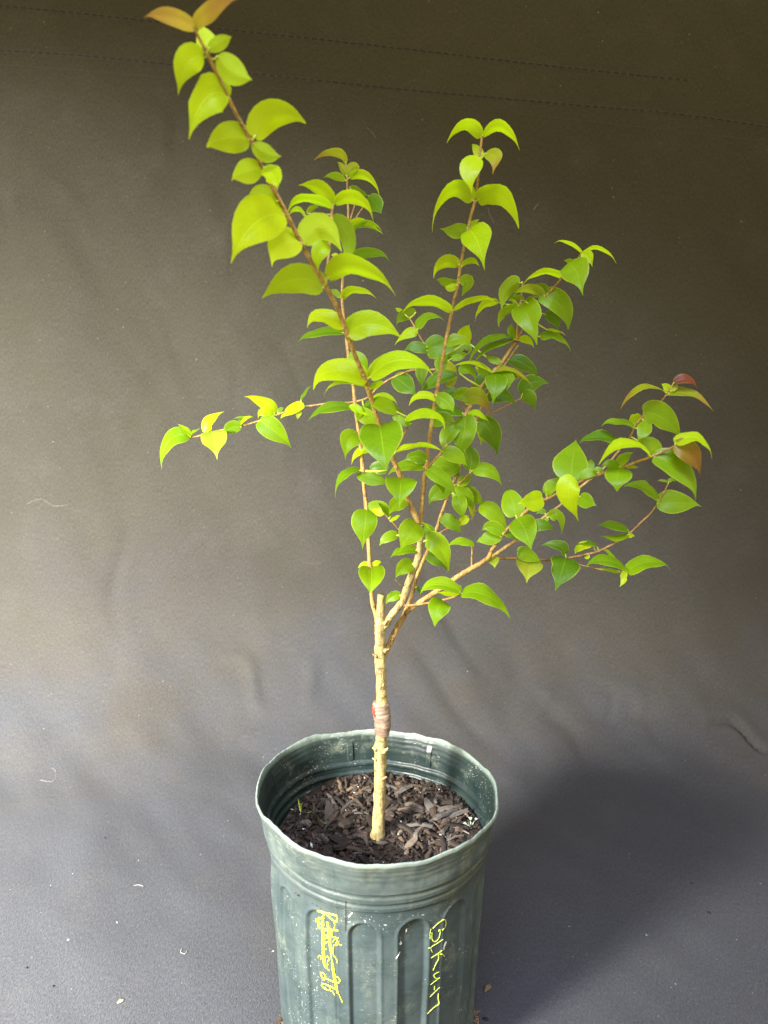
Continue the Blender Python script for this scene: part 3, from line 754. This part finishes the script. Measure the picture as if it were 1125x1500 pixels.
for (px, py, sx_, s_) in ((564, 1099, 1, .0022), (549, 1097, -1, .0016), (564, 912, 1, .0020), (549, 960, -1, .0014), (561, 1003, .3, .0014), (548, 1112, -1, .0012), (566, 953, 1, .0018), (564, 1139, 1, .0012), (550, 1184, -1, .001)):
    q = at_y(px, py, -.003)
    tube([q - Vector((sx_ * .0014, 0, .0008)), q - Vector((sx_ * .0004, 0, 0)), q + Vector((sx_ * s_ * .6, -.0004, s_ * .5)), q + Vector((sx_ * s_, -.0006, s_ * .9))], [s_ * .9, s_ * .75, s_ * .45, s_ * .25], 8, .8, px, V=V_, F=F_)
trunk = part('trunk', V_, F_, M['trunk'], tree)
# grafting tape: overlapping spiral turns
tp = []; tr = []
for i in range(46):
    t = i / 45; py = 1075 - t * 47; q = at_y(559.5 + 1.2 * math.sin(t * 5), py, 0)
    rr = depth_of(q) / FPX * (9.0 + 3.2 * math.sin(math.pi * min(1, t * .9 + .06)) ** .7 + .7 * (1 - (t * 4.3) % 1) + (1.2 * math.exp(-((t - .93) / .08) ** 2)))
    tp.append(q); tr.append(rr)
V_, F_ = tube(tp, tr, 28, .10, 9)
tape = part('grafting_tape', V_, F_, M['tape'], tree)
q0, q1 = at_y(547.5, 1033, -.002), at_y(550, 1051, -.003)
Vr, Fr = [], []
for i in range(6):
    t = i / 5; p = q0.lerp(q1, t); wd = .0022 * math.sin(math.pi * (t * .8 + .15))
    for a, b in ((-1, 0), (1, -.5), (1.1, .3), (-1, .5)): Vr.append(p + Vector((a * wd * .7, b * .0012 - .0006, 0)))
for i in range(5):
    for k in range(4): Fr.append((i * 4 + k, i * 4 + (k + 1) % 4, (i + 1) * 4 + (k + 1) % 4, (i + 1) * 4 + k))
Fr += [(3, 2, 1, 0), (20, 21, 22, 23)]
rs = part('rubber_strip', Vr, Fr, M['redstrip'], tape); rs['label'] = 'red scrap'

# branches: (px, py, y, dia px)
BR = {
 'S': ([(557, 922, .0, 9), (566, 914, -.001, 10.5), (573, 902, -.002, 10.5), (589, 880, -.003, 10.5), (600, 848, -.004, 10), (611, 821, -.004, 9.5), (616, 792, -.004, 9), (616.5, 768, -.005, 9)], 'trunk'),
 'A': ([(616.5, 772, -.005, 8), (609, 757, -.008, 8), (597, 731, -.012, 7.5), (588, 702, -.018, 7.2), (574.5, 669, -.024, 7), (564, 645, -.030, 6.8), (556, 622, -.034, 6.8), (545, 588, -.040, 6.8),
        (534, 554, -.048, 6.8), (522, 525, -.054, 6.6), (511, 497, -.060, 7), (499, 463, -.066, 6.8), (487, 437, -.072, 6.8), (475, 416, -.078, 6.5), (458, 386, -.084, 6.5), (441, 356, -.090, 6.5), (419, 312, -.098, 6.3), (398, 272, -.104, 6.3),
        (384, 246, -.110, 6), (369, 209, -.116, 6), (352, 178, -.121, 5.6), (337, 149, -.126, 5.4), (320, 112, -.131, 5.2), (306, 84, -.135, 5), (294, 60, -.138, 4.6), (284, 40, -.141, 4)], 'branch'),
 'A2': ([(478, 421, -.076, 4), (479, 397, -.074, 4), (482, 363, -.068, 3.8), (484, 335, -.064, 3.6), (486, 312, -.060, 3.4), (488, 298, -.058, 3)], 'twig'),
 'B': ([(553, 925, .002, 7), (551, 903, .003, 7), (545.5, 880, .005, 6.5), (543, 850, .007, 6), (541, 813, .009, 6), (539, 780, .010, 5.8), (537, 749, .011, 5.8), (533, 710, .013, 5.6), (530, 670, .015, 5.4), (525, 630, .017, 5.2), (521, 603, .018, 5), (517, 562, .020, 4.8), (510, 520, .022, 4.6),
        (507, 490, .024, 4.4), (503, 462, .025, 4.2), (501, 435, .026, 4), (502, 408, .027, 3.8), (505, 370, .028, 3.6), (509, 340, .029, 3.4), (510, 315, .030, 3.2), (509, 280, .031, 3), (508, 255, .031, 3), (506, 236, .031, 2.4)], 'branch'),
 'B2': ([(508, 348, .029, 2.6), (513, 322, .034, 2.4), (519, 302, .038, 2), (520, 290, .040, 2)], 'twig'),
 'B3': ([(511, 340, .029, 2.6), (522, 318, .036, 2.2), (532, 303, .040, 2), (541, 287, .043, 1.8)], 'twig'),
 'C': ([(616.5, 772, -.004, 7), (617, 752, -.004, 6.5), (621, 707, -.005, 6.2), (625, 675, -.006, 6), (628, 648, -.007, 5.8), (632, 622, -.008, 5.6), (639, 579, -.010, 5.2), (645.5, 542, -.011, 5.2), (652, 505, -.013, 5), (661, 460, -.015, 5), (665, 440, -.016, 4.8),
        (670, 420, -.017, 4.6), (675, 386, -.018, 4.2), (684, 343, -.020, 4.2), (690, 315, -.021, 4.2), (697, 289, -.022, 4), (701, 250, -.023, 3.8), (703, 225, -.024, 3.6), (706, 200, -.025, 3.2), (706.5, 194, -.025, 3)], 'branch'),
 'D': ([(622, 690, -.006, 5), (634, 676, -.002, 4.2), (648, 661, .002, 4.2), (661, 641, .005, 4.2), (673, 622, .008, 4.4), (684, 603, .011, 4.6), (695, 584, .013, 4.4), (706, 565, .015, 4.6), (720, 548, .017, 4.8), (734, 532, .018, 5), (747, 512, .020, 5), (756, 498, .021, 4.6), (757.5, 484, .021, 3.4), (760, 462, .020, 3.2),
        (762, 445, .020, 3.2), (764, 428, .019, 3), (765, 412, .018, 2.6)], 'branch'),
 'D2': ([(756, 499, .021, 3), (765, 484, .020, 3), (777, 465, .016, 3), (791, 446, .012, 3), (800, 433, .010, 3.4), (812, 420, .008, 3.4), (824, 406, .005, 3.4), (836, 392, .003, 3), (845, 382, .001, 2.8), (851, 372, .000, 2.4)], 'twig'),
 'E': ([(562, 962, .002, 8), (566, 954, .003, 9), (573, 938, .005, 9), (582, 919, .007, 8.5), (594, 897, .008, 8), (602, 876, .010, 6), (608, 852, .012, 5.8), (616, 830, .014, 5.6), (624, 813, .016, 5.6), (637, 782, .019, 5.2), (645, 757, .021, 4.6), (653, 735, .024, 4.2), (661, 715, .026, 4.2), (674, 682, .030, 4), (686, 650, .033, 3.8), (698, 612, .036, 3.8),
        (712, 582, .038, 3.8), (728, 552, .040, 3.8), (745, 527, .041, 3.6), (759, 506, .041, 3)], 'branch'),
 'F': ([(700, 612, .036, 2.2), (714, 607, .043, 2.2), (740, 595, .052, 2), (763, 584, .060, 2)], 'twig'),
 'G': ([(616, 800, .012, 3), (622, 793, .014, 3), (645, 780, .018, 2.8), (667, 768, .022, 2.6), (686, 756, .024, 2.4), (701, 746, .026, 2.2)], 'twig'),
 'H': ([(594, 898, .006, 7.5), (609, 886, .003, 7.5), (624, 876, .000, 7.5), (640, 866, -.004, 7.5), (661, 851, -.008, 7.5), (675, 842, -.010, 7.5), (690, 833, -.013, 7.5), (703, 826, -.016, 7.2), (715, 817, -.018, 6.5), (721, 805, -.021, 5.6), (728, 795, -.023, 5.4), (737, 782, -.027, 5), (748, 770, -.030, 4.8), (760, 759, -.033, 4.8), (773, 747, -.036, 4.8), (795, 734, -.041, 4.8), (810, 726, -.044, 4.6),
        (828, 717, -.048, 4.6), (847, 707, -.051, 4.6), (864, 700, -.054, 4.4), (880, 694, -.057, 4.4), (900, 688, -.060, 4.2), (914, 684, -.062, 4.2), (932, 677, -.065, 4.2), (949, 671, -.067, 4.2), (970, 662, -.070, 4), (989, 654, -.073, 3.6)], 'branch'),
 'H2': ([(712, 820, -.014, 5), (724, 813, -.012, 5), (740, 802, -.010, 5), (755, 792, -.008, 4.6), (776, 775, -.004, 4.2), (800, 755, .000, 3.6), (818, 742, .003, 3.4), (836, 727, .005, 3.4), (852, 712, .007, 3.4), (870, 698, .008, 3.2), (888, 682, .009, 3), (905, 662, .009, 3), (918, 648, .009, 3), (926, 634, .009, 3), (932, 622, .008, 3),
        (944, 607, .007, 2.8), (957, 597, .006, 2.6), (969, 587, .005, 2.6), (977, 577, .004, 2.6), (983, 568, .003, 2.4), (986, 561, .003, 2)], 'branch'),
 'H3': ([(708, 822, -.014, 4), (722, 818, -.012, 4), (754, 818, -.002, 3.8), (790, 820, .008, 3.8), (812, 820, .014, 3.8), (830, 818, .018, 3.6), (860, 812, .025, 3.4), (875, 808, .028, 3.2), (892, 800, .032, 3), (905, 793, .034, 2.8), (917, 785, .036, 2.8), (928, 776, .037, 2.6), (939, 765, .038, 2.6), (952, 753, .039, 2.4), (961, 741, .039, 2.4), (967, 730, .038, 2.2), (974, 718, .037, 2), (979, 708, .036, 1.8)], 'twig'),
 'H4': ([(828, 819, .018, 2.4), (848, 827, .018, 2.4), (865, 831, .016, 2.4), (880, 834, .014, 2.2), (900, 836, .012, 2.2), (917, 837, .010, 2.2)], 'twig'),
 'H0': ([(691, 833, -.013, 2.6), (691, 818, -.014, 2.4), (691.5, 803, -.015, 2.4), (690, 798, -.015, 2)], 'twig'),
 'I': ([(590, 887, -.002, 3.6), (608, 886, -.012, 3.2), (628, 883, -.020, 3.2), (643, 880, -.024, 3.2), (656, 877, -.028, 3.2), (668, 873, -.031, 3.2), (675, 869, -.032, 3)], 'twig'),
 'K': ([(647, 540, -.010, 3), (625, 542, .004, 2.8), (604, 542, .014, 2.8), (585, 549, .020, 2.6), (568, 557, .025, 2.6), (552, 569, .028, 2.8), (539, 582, .030, 2.8), (522, 588, .032, 2.8), (505, 590, .033, 2.8), (487, 590, .034, 2.8), (465, 593, .034, 2.8), (444, 596, .033, 3), (425, 601, .032, 2.8), (407, 607, .031, 2.8), (392, 612, .030, 2.8), (375, 618, .029, 2.6), (353, 624, .027, 2.6), (330, 629, .025, 2.4), (308, 633, .023, 2.4),
        (290, 639, .022, 2.4), (277, 641, .021, 2.4)], 'branch'),
 'L': ([(683, 602, .013, 2.6), (672, 582, .018, 2.4), (662, 565, .022, 2.4), (650, 548, .026, 2.2), (638, 528, .030, 2.2), (625, 508, .034, 2), (616, 495, .036, 2), (608, 480, .037, 2), (600, 466, .038, 1.8)], 'twig'),
 'M': ([(612, 801, -.002, 2.4), (598, 790, -.006, 2.4), (586, 778, -.008, 2.2), (577, 767, -.009, 2), (568, 758, -.010, 1.8), (560, 746, -.010, 1.6)], 'twig'),
 'N': ([(590, 858, -.004, 1.8), (586, 856, -.008, 1.6), (579, 849, -.012, 1)], 'twig'),
 'O': ([(663, 712, .026, 2.8), (675, 706, .022, 2.6), (687, 694, .018, 2.6)], 'twig'),
 'P': ([(577, 669, -.024, 3), (584, 652, -.022, 3), (591, 637, -.020, 3), (599, 622, -.019, 2.8), (603, 614, -.018, 2.4)], 'twig'),
}
# ------------------------------------------------------------------ leaves: base, middle, tip (x,y), apparent width, colour [, branch]
Z1 = (200, 0, 2.8125); Z2 = (350, 200, 3.75); Z3 = (600, 150, 3.516); Z4 = (420, 420, 3.516); Z5 = (640, 400, 5.114)
Z6 = (660, 660, 4.6875); Z7 = (480, 600, 3.75); Z8 = (780, 540, 4.018); Z9 = (220, 540, 3.75); ZP = (0, 0, 1)
LV = {
'1': (Z1, [(240,110,138,72,30,60,76,'t','A'),(245,102,310,45,412,-18,72,'t','A'),(290,215,285,155,262,100,92,'y','A'),(300,200,350,170,392,150,60,'y','A'),(275,232,208,262,172,385,118,'y','A'),
  (335,230,398,300,478,325,112,'y','A'),(380,400,285,400,218,562,165,'y','A'),(485,565,565,478,700,495,122,'y','A'),(465,575,378,568,285,600,128,'y','A'),(481,592,540,635,597,640,75,'y','A'),
  (512,690,450,708,383,735,104,'y','A'),(525,690,568,728,578,778,84,'y','A'),(580,830,512,795,455,820,80,'y','A'),(605,880,485,920,395,1062,200,'y','A'),(680,1000,600,1010,550,1092,140,'y','A')]),
'2': (Z2, [(465,830,305,785,125,885,170,'y','A'),(492,775,650,728,872,850,112,'y','A'),(355,590,450,500,565,628,170,'y','A'),(512,445,605,575,560,690,92,'g','A2'),(498,600,440,640,438,738,100,'y','A'),
  (515,378,450,290,328,262,90,'y','A2'),(510,398,380,348,260,388,52,'y','A2'),(530,368,650,345,750,457,75,'y','A2'),(590,140,530,85,410,122,50,'o','B'),(590,215,565,170,540,135,40,'p','B'),(592,210,628,172,665,162,72,'p','B'),
  (583,238,525,215,462,222,46,'g','B'),(610,225,700,225,785,328,48,'y','B'),(610,275,662,305,715,325,48,'d','B2'),(712,325,750,370,780,418,92,'d','B3'),(600,535,655,482,792,525,58,'y','B'),
  (610,520,700,482,790,510,34,'g','B'),(575,690,710,640,834,665,62,'d','B'),(552,690,530,655,505,652,36,'y','B'),(568,890,640,848,758,878,46,'y','B'),(560,880,530,855,500,838,36,'d','B'),
  (575,1055,450,980,372,1045,84,'y','A'),(570,1077,440,1078,308,1122,52,'d','B'),(600,1095,718,1030,890,1090,155,'y','A'),(362,435,320,402,275,425,30,'y','A2'),(372,420,402,392,438,385,32,'p','A2'),
  (585,325,620,310,650,322,26,'y','B')]),
'3': (Z3, [(368,178,290,110,187,200,60,'y','C'),(380,172,475,132,572,240,62,'y','C'),(372,288,350,250,322,212,52,'y','C'),(392,262,440,285,425,360,86,'o','C'),(358,285,308,350,325,452,118,'y','C'),
  (325,505,205,462,100,652,66,'y','C'),(350,502,470,480,570,637,98,'y','C'),(298,650,235,665,158,648,80,'g','C'),(297,645,325,625,358,600,32,'y','C'),(300,658,345,705,380,830,165,'y','C'),
  (255,836,175,825,118,898,66,'y','C'),(270,842,315,815,362,842,36,'y','C'),(245,935,190,925,140,905,52,'g','C'),(243,940,208,955,180,945,42,'y','C'),(258,928,300,925,268,994,72,'g','C'),
  (230,1068,330,1018,442,1008,36,'y','C'),(455,1030,380,1048,333,1122,40,'y','D'),(800,905,690,880,577,932,34,'y','D2'),(815,830,858,868,890,980,160,'g','D2'),(888,778,922,800,940,842,62,'y','D2'),
  (850,825,820,818,793,812,26,'g','D2'),(888,775,828,728,746,708,20,'y','D2'),(890,777,975,752,1070,820,24,'y','D2')]),
'5': (Z5, [(622,70,530,125,480,270,118,'g','D'),(805,165,685,120,568,160,75,'p','D2'),(830,160,785,105,705,105,66,'d','D2'),(768,172,920,240,990,412,172,'g','D2'),(622,245,685,330,748,520,225,'g','D'),
  (602,252,500,300,457,392,66,'g','D'),(612,247,565,205,530,205,26,'y','D'),(660,207,710,180,770,178,24,'p','D2'),(650,200,590,175,530,182,44,'d','D'),(812,310,880,345,905,418,92,'d','D2'),
  (770,478,890,462,1012,570,58,'g','D2'),(825,425,900,432,968,466,20,'y','D2'),(578,492,560,430,558,372,62,'g','D'),(562,478,380,505,222,665,56,'g','D'),(575,500,405,562,265,667,48,'g','D'),
  (620,500,680,500,730,555,62,'y','D'),(200,532,210,450,245,385,120,'y','L'),(110,640,160,630,215,625,55,'g','L'),(480,662,420,650,368,612,58,'g','D'),(412,745,280,678,120,692,36,'y','D'),
  (170,750,240,725,297,814,66,'g','D'),(290,700,350,740,362,792,80,'g','D'),(425,750,440,830,415,968,175,'g','D'),(480,740,530,800,522,880,120,'g','D'),(415,745,570,735,742,870,34,'o','D'),
  (560,790,610,762,652,728,58,'p','E'),(640,905,710,820,842,825,140,'d','F'),(632,930,695,930,737,1028,112,'d','F'),(150,890,85,895,10,928,64,'d','L'),(205,965,310,925,402,1058,140,'o','D'),
  (240,1052,320,1062,396,1117,44,'y','D')]),
'4': (Z4, [(430,465,575,378,765,430,112,'y','A'),(797,432,795,385,832,345,74,'g','C'),(845,125,730,78,593,110,56,'y','C'),(665,130,600,150,562,194,62,'d','L'),(600,130,575,120,558,108,22,'y','L'),
  (675,217,720,155,812,160,44,'g','L'),(672,235,630,238,553,292,58,'y','L'),(725,330,662,310,600,325,62,'d','L'),(728,352,805,315,900,295,86,'d','L'),(412,485,255,432,125,503,124,'y','A'),
  (428,520,300,490,180,542,42,'y','A'),(430,522,472,500,500,480,36,'y','A'),(448,577,510,565,574,598,38,'y','P'),(550,465,610,505,668,560,108,'d','K'),(712,400,695,440,700,535,72,'d','K'),
  (862,455,770,485,695,540,76,'d','L'),(805,415,845,415,880,450,62,'p','L'),(822,505,850,490,882,455,50,'p','L'),(765,582,690,560,627,607,44,'y','C'),(882,545,830,550,778,562,46,'g','L'),
  (905,652,790,620,670,662,66,'d','D'),(610,687,745,655,822,727,50,'y','P'),(640,705,580,682,538,665,52,'g','P'),(395,615,510,622,627,670,76,'d','K'),(325,612,370,642,362,692,50,'y','B'),(330,612,390,640,445,665,36,'y','B'),
  (328,620,215,622,107,680,60,'d','B'),(480,712,490,795,510,928,238,'g','A'),(370,768,318,790,305,880,118,'g','B'),(450,845,385,848,327,908,48,'y','B'),(562,852,685,820,824,850,34,'y','A'),
  (378,948,300,970,238,1070,46,'g','B'),(375,958,440,985,532,1008,78,'g','B'),(520,945,465,930,413,945,72,'d','B'),(705,928,620,920,518,955,66,'g','C'),(590,985,585,1030,578,1132,172,'g','A'),
  (920,662,912,760,872,888,128,'g','D'),(935,650,990,655,1045,697,30,'y','D'),(985,697,1052,750,1085,864,126,'d','E'),(975,722,1002,765,1000,817,36,'y','E'),(945,945,948,870,930,795,96,'d','O'),
  (955,945,1045,948,1112,1022,76,'g','O'),(722,940,800,985,880,1068,80,'g','C'),(728,945,785,1010,812,1070,50,'g','C'),(752,930,835,930,892,990,104,'g','E'),(885,1022,920,992,952,970,56,'g','O'),
  (885,1050,950,1070,1012,1118,90,'g','G')]),
'7': (Z7, [(715,468,728,530,745,602,88,'g','E'),(765,495,790,550,795,607,40,'p','G'),(705,602,660,600,606,600,56,'g','G'),(770,590,740,612,700,648,52,'y','G'),(305,575,275,560,235,548,50,'y','M'),
  (348,582,308,545,280,506,36,'g','M'),(345,608,372,592,402,578,24,'y','M'),(215,548,203,635,192,757,150,'g','B'),(237,865,240,920,235,1005,155,'g','B'),(228,850,198,850,165,868,36,'y','B'),(245,852,272,840,298,835,32,'y','B'),
  (505,622,450,680,398,768,145,'g','S'),(520,622,545,640,568,664,14,'y','S'),(382,690,330,700,283,742,62,'g','S'),(490,772,410,775,338,812,56,'g','S'),(468,848,415,870,375,917,88,'g','S'),
  (540,718,612,755,668,882,120,'g','S'),(398,1020,355,1028,318,1064,58,'g','S'),(802,745,730,725,655,745,46,'g','H0'),(728,1002,600,962,503,1008,80,'g','I'),(690,1012,715,985,740,963,50,'g','I'),
  (722,1005,665,1012,598,1000,40,'y','I'),(490,975,500,990,518,1020,22,'d','E')]),
'P': (ZP, [(690,505,668,512,650,528,26,'g','E'),(712,582,735,578,756,592,24,'d','E'),(728,552,705,560,690,578,26,'d','E'),(745,527,770,535,790,552,22,'d','E'),(674,682,655,690,640,706,24,'g','E'),
  (661,715,640,722,628,738,26,'d','E'),(661,715,682,728,694,745,28,'g','E'),(645,757,662,766,676,780,20,'g','E'),(637,782,618,776,604,786,20,'d','E'),(624,813,644,820,655,834,22,'d','E'),
  (632,622,650,612,668,618,22,'g','C'),(639,579,656,590,664,604,24,'g','C'),(625,675,608,668,592,676,22,'g','C'),(652,505,672,497,690,504,18,'g','C'),(597,731,580,738,570,752,24,'g','A'),
  (545,588,566,596,584,612,24,'g','A'),(521,603,540,612,552,628,24,'g','B'),(510,520,528,528,540,544,20,'g','B'),(537,749,556,742,572,750,20,'g','B'),(625,508,640,498,655,500,18,'d','L'),
  (760,759,778,770,786,786,22,'g','H'),(737,782,720,772,706,776,20,'g','H'),(776,775,795,768,812,776,18,'d','H2'),(720,548,742,545,760,556,20,'g','D'),(695,584,675,578,660,586,22,'g','D'),
  (648,661,668,668,684,682,24,'g','D'),(673,622,655,640,650,660,24,'g','D'),(648,879,641,890,637,916,34,'g','I'),(677,869,713,873,749,904,26,'g','I')]),
'6': (Z6, [(200,385,305,430,402,565,122,'g','G'),(450,450,425,350,380,250,165,'g','H'),(630,325,555,355,478,345,150,'y','H'),(450,465,505,535,552,672,195,'g','H'),(350,590,250,600,175,625,98,'g','H'),
  (368,572,420,588,484,622,38,'g','H'),(460,700,530,715,630,772,104,'g','H3'),(560,758,540,805,525,890,195,'p','H3'),(788,735,772,800,720,953,215,'d','H3'),(788,712,745,658,622,642,80,'d','H3'),
  (275,742,300,765,300,804,80,'p','H3'),(655,298,700,235,785,170,92,'g','H'),(800,240,790,212,755,225,34,'p','H')]),
'8': (Z8, [(225,648,235,550,258,402,222,'g','H'),(245,640,212,735,276,888,146,'y','H'),(375,608,312,622,270,652,62,'g','H'),(185,615,150,598,118,572,50,'g','H2'),(340,592,345,560,340,528,44,'g','H2'),
  (278,752,325,785,372,797,96,'g','H2'),(98,872,158,870,175,972,58,'g','H2'),(92,878,60,898,28,910,36,'g','H2'),(75,852,50,838,22,855,34,'d','H2'),(512,432,390,402,262,430,72,'d','H2'),
  (600,345,500,315,403,326,40,'g','H2'),(618,352,610,298,600,255,84,'y','H2'),(668,312,652,365,620,417,88,'g','H2'),(652,258,760,285,880,402,160,'g','H2'),(775,132,640,112,513,234,42,'o','H2'),
  (797,152,930,155,1068,247,48,'o','H2'),(832,82,910,65,972,110,52,'r','H2'),(812,150,790,112,758,88,50,'y','H2'),(820,132,840,108,856,88,30,'p','H2'),(692,515,545,445,386,562,66,'y','H'),
  (750,492,690,440,600,412,92,'g','H2'),(515,575,540,522,600,488,62,'g','H'),(512,577,455,560,402,572,56,'g','H'),(515,580,500,630,500,707,162,'g','H'),(715,520,862,595,978,757,148,'g','H'),
  (838,445,930,500,996,625,132,'b','H'),(842,438,970,408,1068,520,54,'y','H'),(840,432,878,408,915,405,26,'o','H'),(555,580,595,575,627,586,20,'y','H'),(415,607,385,590,352,596,32,'g','H'),
  (735,772,660,700,538,680,66,'g','H3'),(735,792,850,790,1005,798,148,'g','H3'),(798,672,770,660,732,660,16,'p','H3'),(800,668,820,655,847,668,20,'g','H3'),(562,950,470,925,383,918,56,'d','H3'),
  (560,978,480,998,403,975,36,'g','H3'),(562,985,580,982,602,985,32,'y','H3'),(382,1050,340,1028,240,1032,30,'d','H3'),(355,1030,280,1050,248,1092,56,'y','H3'),(550,1188,430,1128,298,1158,72,'g','H4'),
  (560,1197,670,1140,822,1157,90,'g','H4'),(535,1195,542,1235,513,1284,46,'y','H4'),(515,1195,450,1185,388,1168,20,'y','H4'),(420,1065,460,1095,497,1122,20,'g','H3'),(335,1112,315,1108,298,1096,24,'y','H3')]),
'9': (Z9, [(217,366,110,392,50,538,88,'g','K'),(222,372,192,338,148,298,36,'y','K'),(222,366,245,345,280,328,14,'g','K'),(318,345,325,290,405,232,62,'y','K'),(335,345,350,400,366,485,150,'p','K'),
  (500,320,440,326,408,372,74,'g','K'),(490,302,500,272,455,275,24,'g','K'),(492,302,520,275,568,260,26,'y','K'),(682,245,630,190,518,143,78,'y','K'),(678,258,620,240,590,272,54,'y','K'),
  (602,285,680,340,777,427,128,'g','K'),(842,195,780,220,706,272,60,'y','K'),(828,172,855,125,892,86,16,'d','K'),(825,232,814,255,808,279,30,'p','K'),(702,242,715,225,738,212,26,'d','K')]),
}
for row in LV.values():
    ox, oy, sc = row[0]
    row_px = [(ox + a[0] / sc, oy + a[1] / sc, ox + a[2] / sc, oy + a[3] / sc, ox + a[4] / sc, oy + a[5] / sc, a[6] / sc, a[7], a[8]) for a in row[1]]
    row[1][:] = row_px
branch_obj = {}; branch_path = {}
for i, (k, (pts, m_)) in enumerate(BR.items()):
    sm, P, Rr = px_tube(pts, 10, .1, i)
    # swollen nodes where leaf pairs sit
    for row in LV.values():
        for lf in row[1]:
            if lf[8] == k:
                j = min(range(len(sm)), key=lambda q: (sm[q][0] - lf[0]) ** 2 + (sm[q][1] - lf[1]) ** 2)
                for q in range(max(0, j - 2), min(len(Rr), j + 3)): Rr[q] = min(Rr[q] * (1.14 if q == j else 1.05), Rr[q] + .00035)
    V_, F_ = tube(P, Rr, 12 if pts[0][3] > 5 else 9, .14, i * 7 + 1)
    o = part('branch', V_, F_, M[m_], tree); branch_obj[k] = o; branch_path[k] = (sm, P, Rr)
FULL = {'y': .56, 'g': .60, 'd': .60, 'p': .62, 'o': .5, 't': .5, 'b': .6, 'r': .5}
cnt = 0; bird = 0
for row in LV.values():
    for (bx, by, mx, my, tx, ty, wpx, col, bk) in row[1]:
        cnt += 1; rr = random.Random(cnt * 13 + 5)
        sm, P, Rr = branch_path[bk]
        j = min(range(len(sm)), key=lambda q: (sm[q][0] - bx) ** 2 + (sm[q][1] - by) ** 2)
        att = P[j]; d0 = depth_of(att)
        ln = math.hypot(tx - bx, ty - by); arc = math.hypot(mx - bx, my - by) + math.hypot(tx - mx, ty - my)
        ratio = FULL[col]
        top = (by > 470) or (ty > by + .6 * ln and wpx > .5 * ln)
        full_len = max(arc, 44 * (.53 / d0) if wpx > 14 else arc)     # leaves are about 2 cm long or more
        W = wpx * .95
        need = max(W / ratio, arc)
        need = min(need, arc * 1.6)
        dzp = math.sqrt(max(0, need ** 2 - arc ** 2))
        sgn = -1 if ty > by - .1 * ln else 1                        # drooping leaves come forward, upright ones lean back
        if bk in ('B', 'K', 'F', 'L', 'E') and rr.random() < .3 and not (ty > by + .5 * ln and wpx > .5 * ln): sgn = -sgn
        fwd = sgn * dzp / FPX * d0
        # roll: how much of the blade is turned edge-on
        true_w = max(W, ratio * need * .92); cs = min(1, W / true_w); th = math.acos(cs)
        gp = math.hypot(sm[j][0] - bx, sm[j][1] - by)
        if gp > 9: print('FAR', bk, round(bx), round(by), round(gp), col)
        P0 = at_depth(bx, by, d0 + rr.uniform(-.0006, .0006) - .0008)
        P2 = at_depth(tx, ty, d0 + fwd); dm = d0 + fwd * .42
        bul = (.10 if top else .04) * need / FPX * d0
        if ty > by + .8 * ln and wpx > .55 * ln: bul += Rr[j] * 1.5
        P1 = at_depth(mx, my, dm - bul)
        a = (P2 - P0).normalized(); c = (CAM - (P0 + P2) * .5).normalized(); c = (c - a * c.dot(a)).normalized()
        u_ = a.cross(c)
        if u_.z < 0 or (abs(u_.z) < .15 and rr.random() < .5): u_ = -u_
        th = min(th, 1.25) * .92
        Nt = (c * math.cos(th) * (1 if top else -1) + u_ * math.sin(th)).normalized()
        fold = rr.uniform(.15, .42) if bk in ('A', 'A2') else rr.uniform(.05, .42)
        cs2 = math.cos(th)
        Wm = (W / max(cs2, .34)) / FPX * d0
        Wm = min(Wm, 1.05 * ratio * need / FPX * d0 * 1.15) if cs2 < .9 else Wm
        VV, FF, UU = [], [], []
        leaf_geo(P0, P1, P2, Wm, Nt, fold, hook=rr.uniform(.02, .12), edgewave=rr.uniform(.02, .13), seed=cnt, V=VV, F=FF, UV=UU)
        nb = len(FF)
        pr = max(.00045, min(.0008, Rr[j] * .45))
        midp = att.lerp(P0, .6) + Vector((0, 0, -.0006)); e = P0.lerp(P1, .10)
        tube([att, midp, P0, e], [pr * 1.2, pr, pr * .85, pr * .3], 6, V=VV, F=FF)
        UU += [(.5, 0)] * (len(VV) - len(UU))
        o = part('leaf', VV, FF, [M[col], M['petiole']], branch_obj[bk], uvs=UU, fmat=[0] * nb + [1] * (len(FF) - nb))
print('leaves', cnt)

# withered bits on the plant
def wither(px, py, bk, s, label):
    sm, P, Rr = branch_path[bk]; j = min(range(len(sm)), key=lambda q: (sm[q][0] - px) ** 2 + (sm[q][1] - py) ** 2)
    q = at_depth(px, py, depth_of(P[j]) - .001); VV, FF = [], []
    tube([q + Vector((-s, 0, 0)), q + Vector((-s * .3, 0, s * .3)), q + Vector((s * .4, 0, -s * .1)), q + Vector((s, 0, s * .4))], [s * .15, s * .4, s * .35, s * .1], 8, .9, px, V=VV, F=FF)
    o = part('withered_bud', VV, FF, M['dead'], branch_obj[bk]); o['label'] = label
wither(682, 515, 'L', .0022, 'dried brown bud'); wither(756, 501, 'D', .0014, 'dried brown bud')
wither(406, 229, 'A', .0018, 'withered dark leaf edge'); wither(560, 297, 'B3', .0012, 'brown spot on damaged leaf')

# pathless guard: nothing unparented by mistake
scene.render.engine = 'CYCLES'
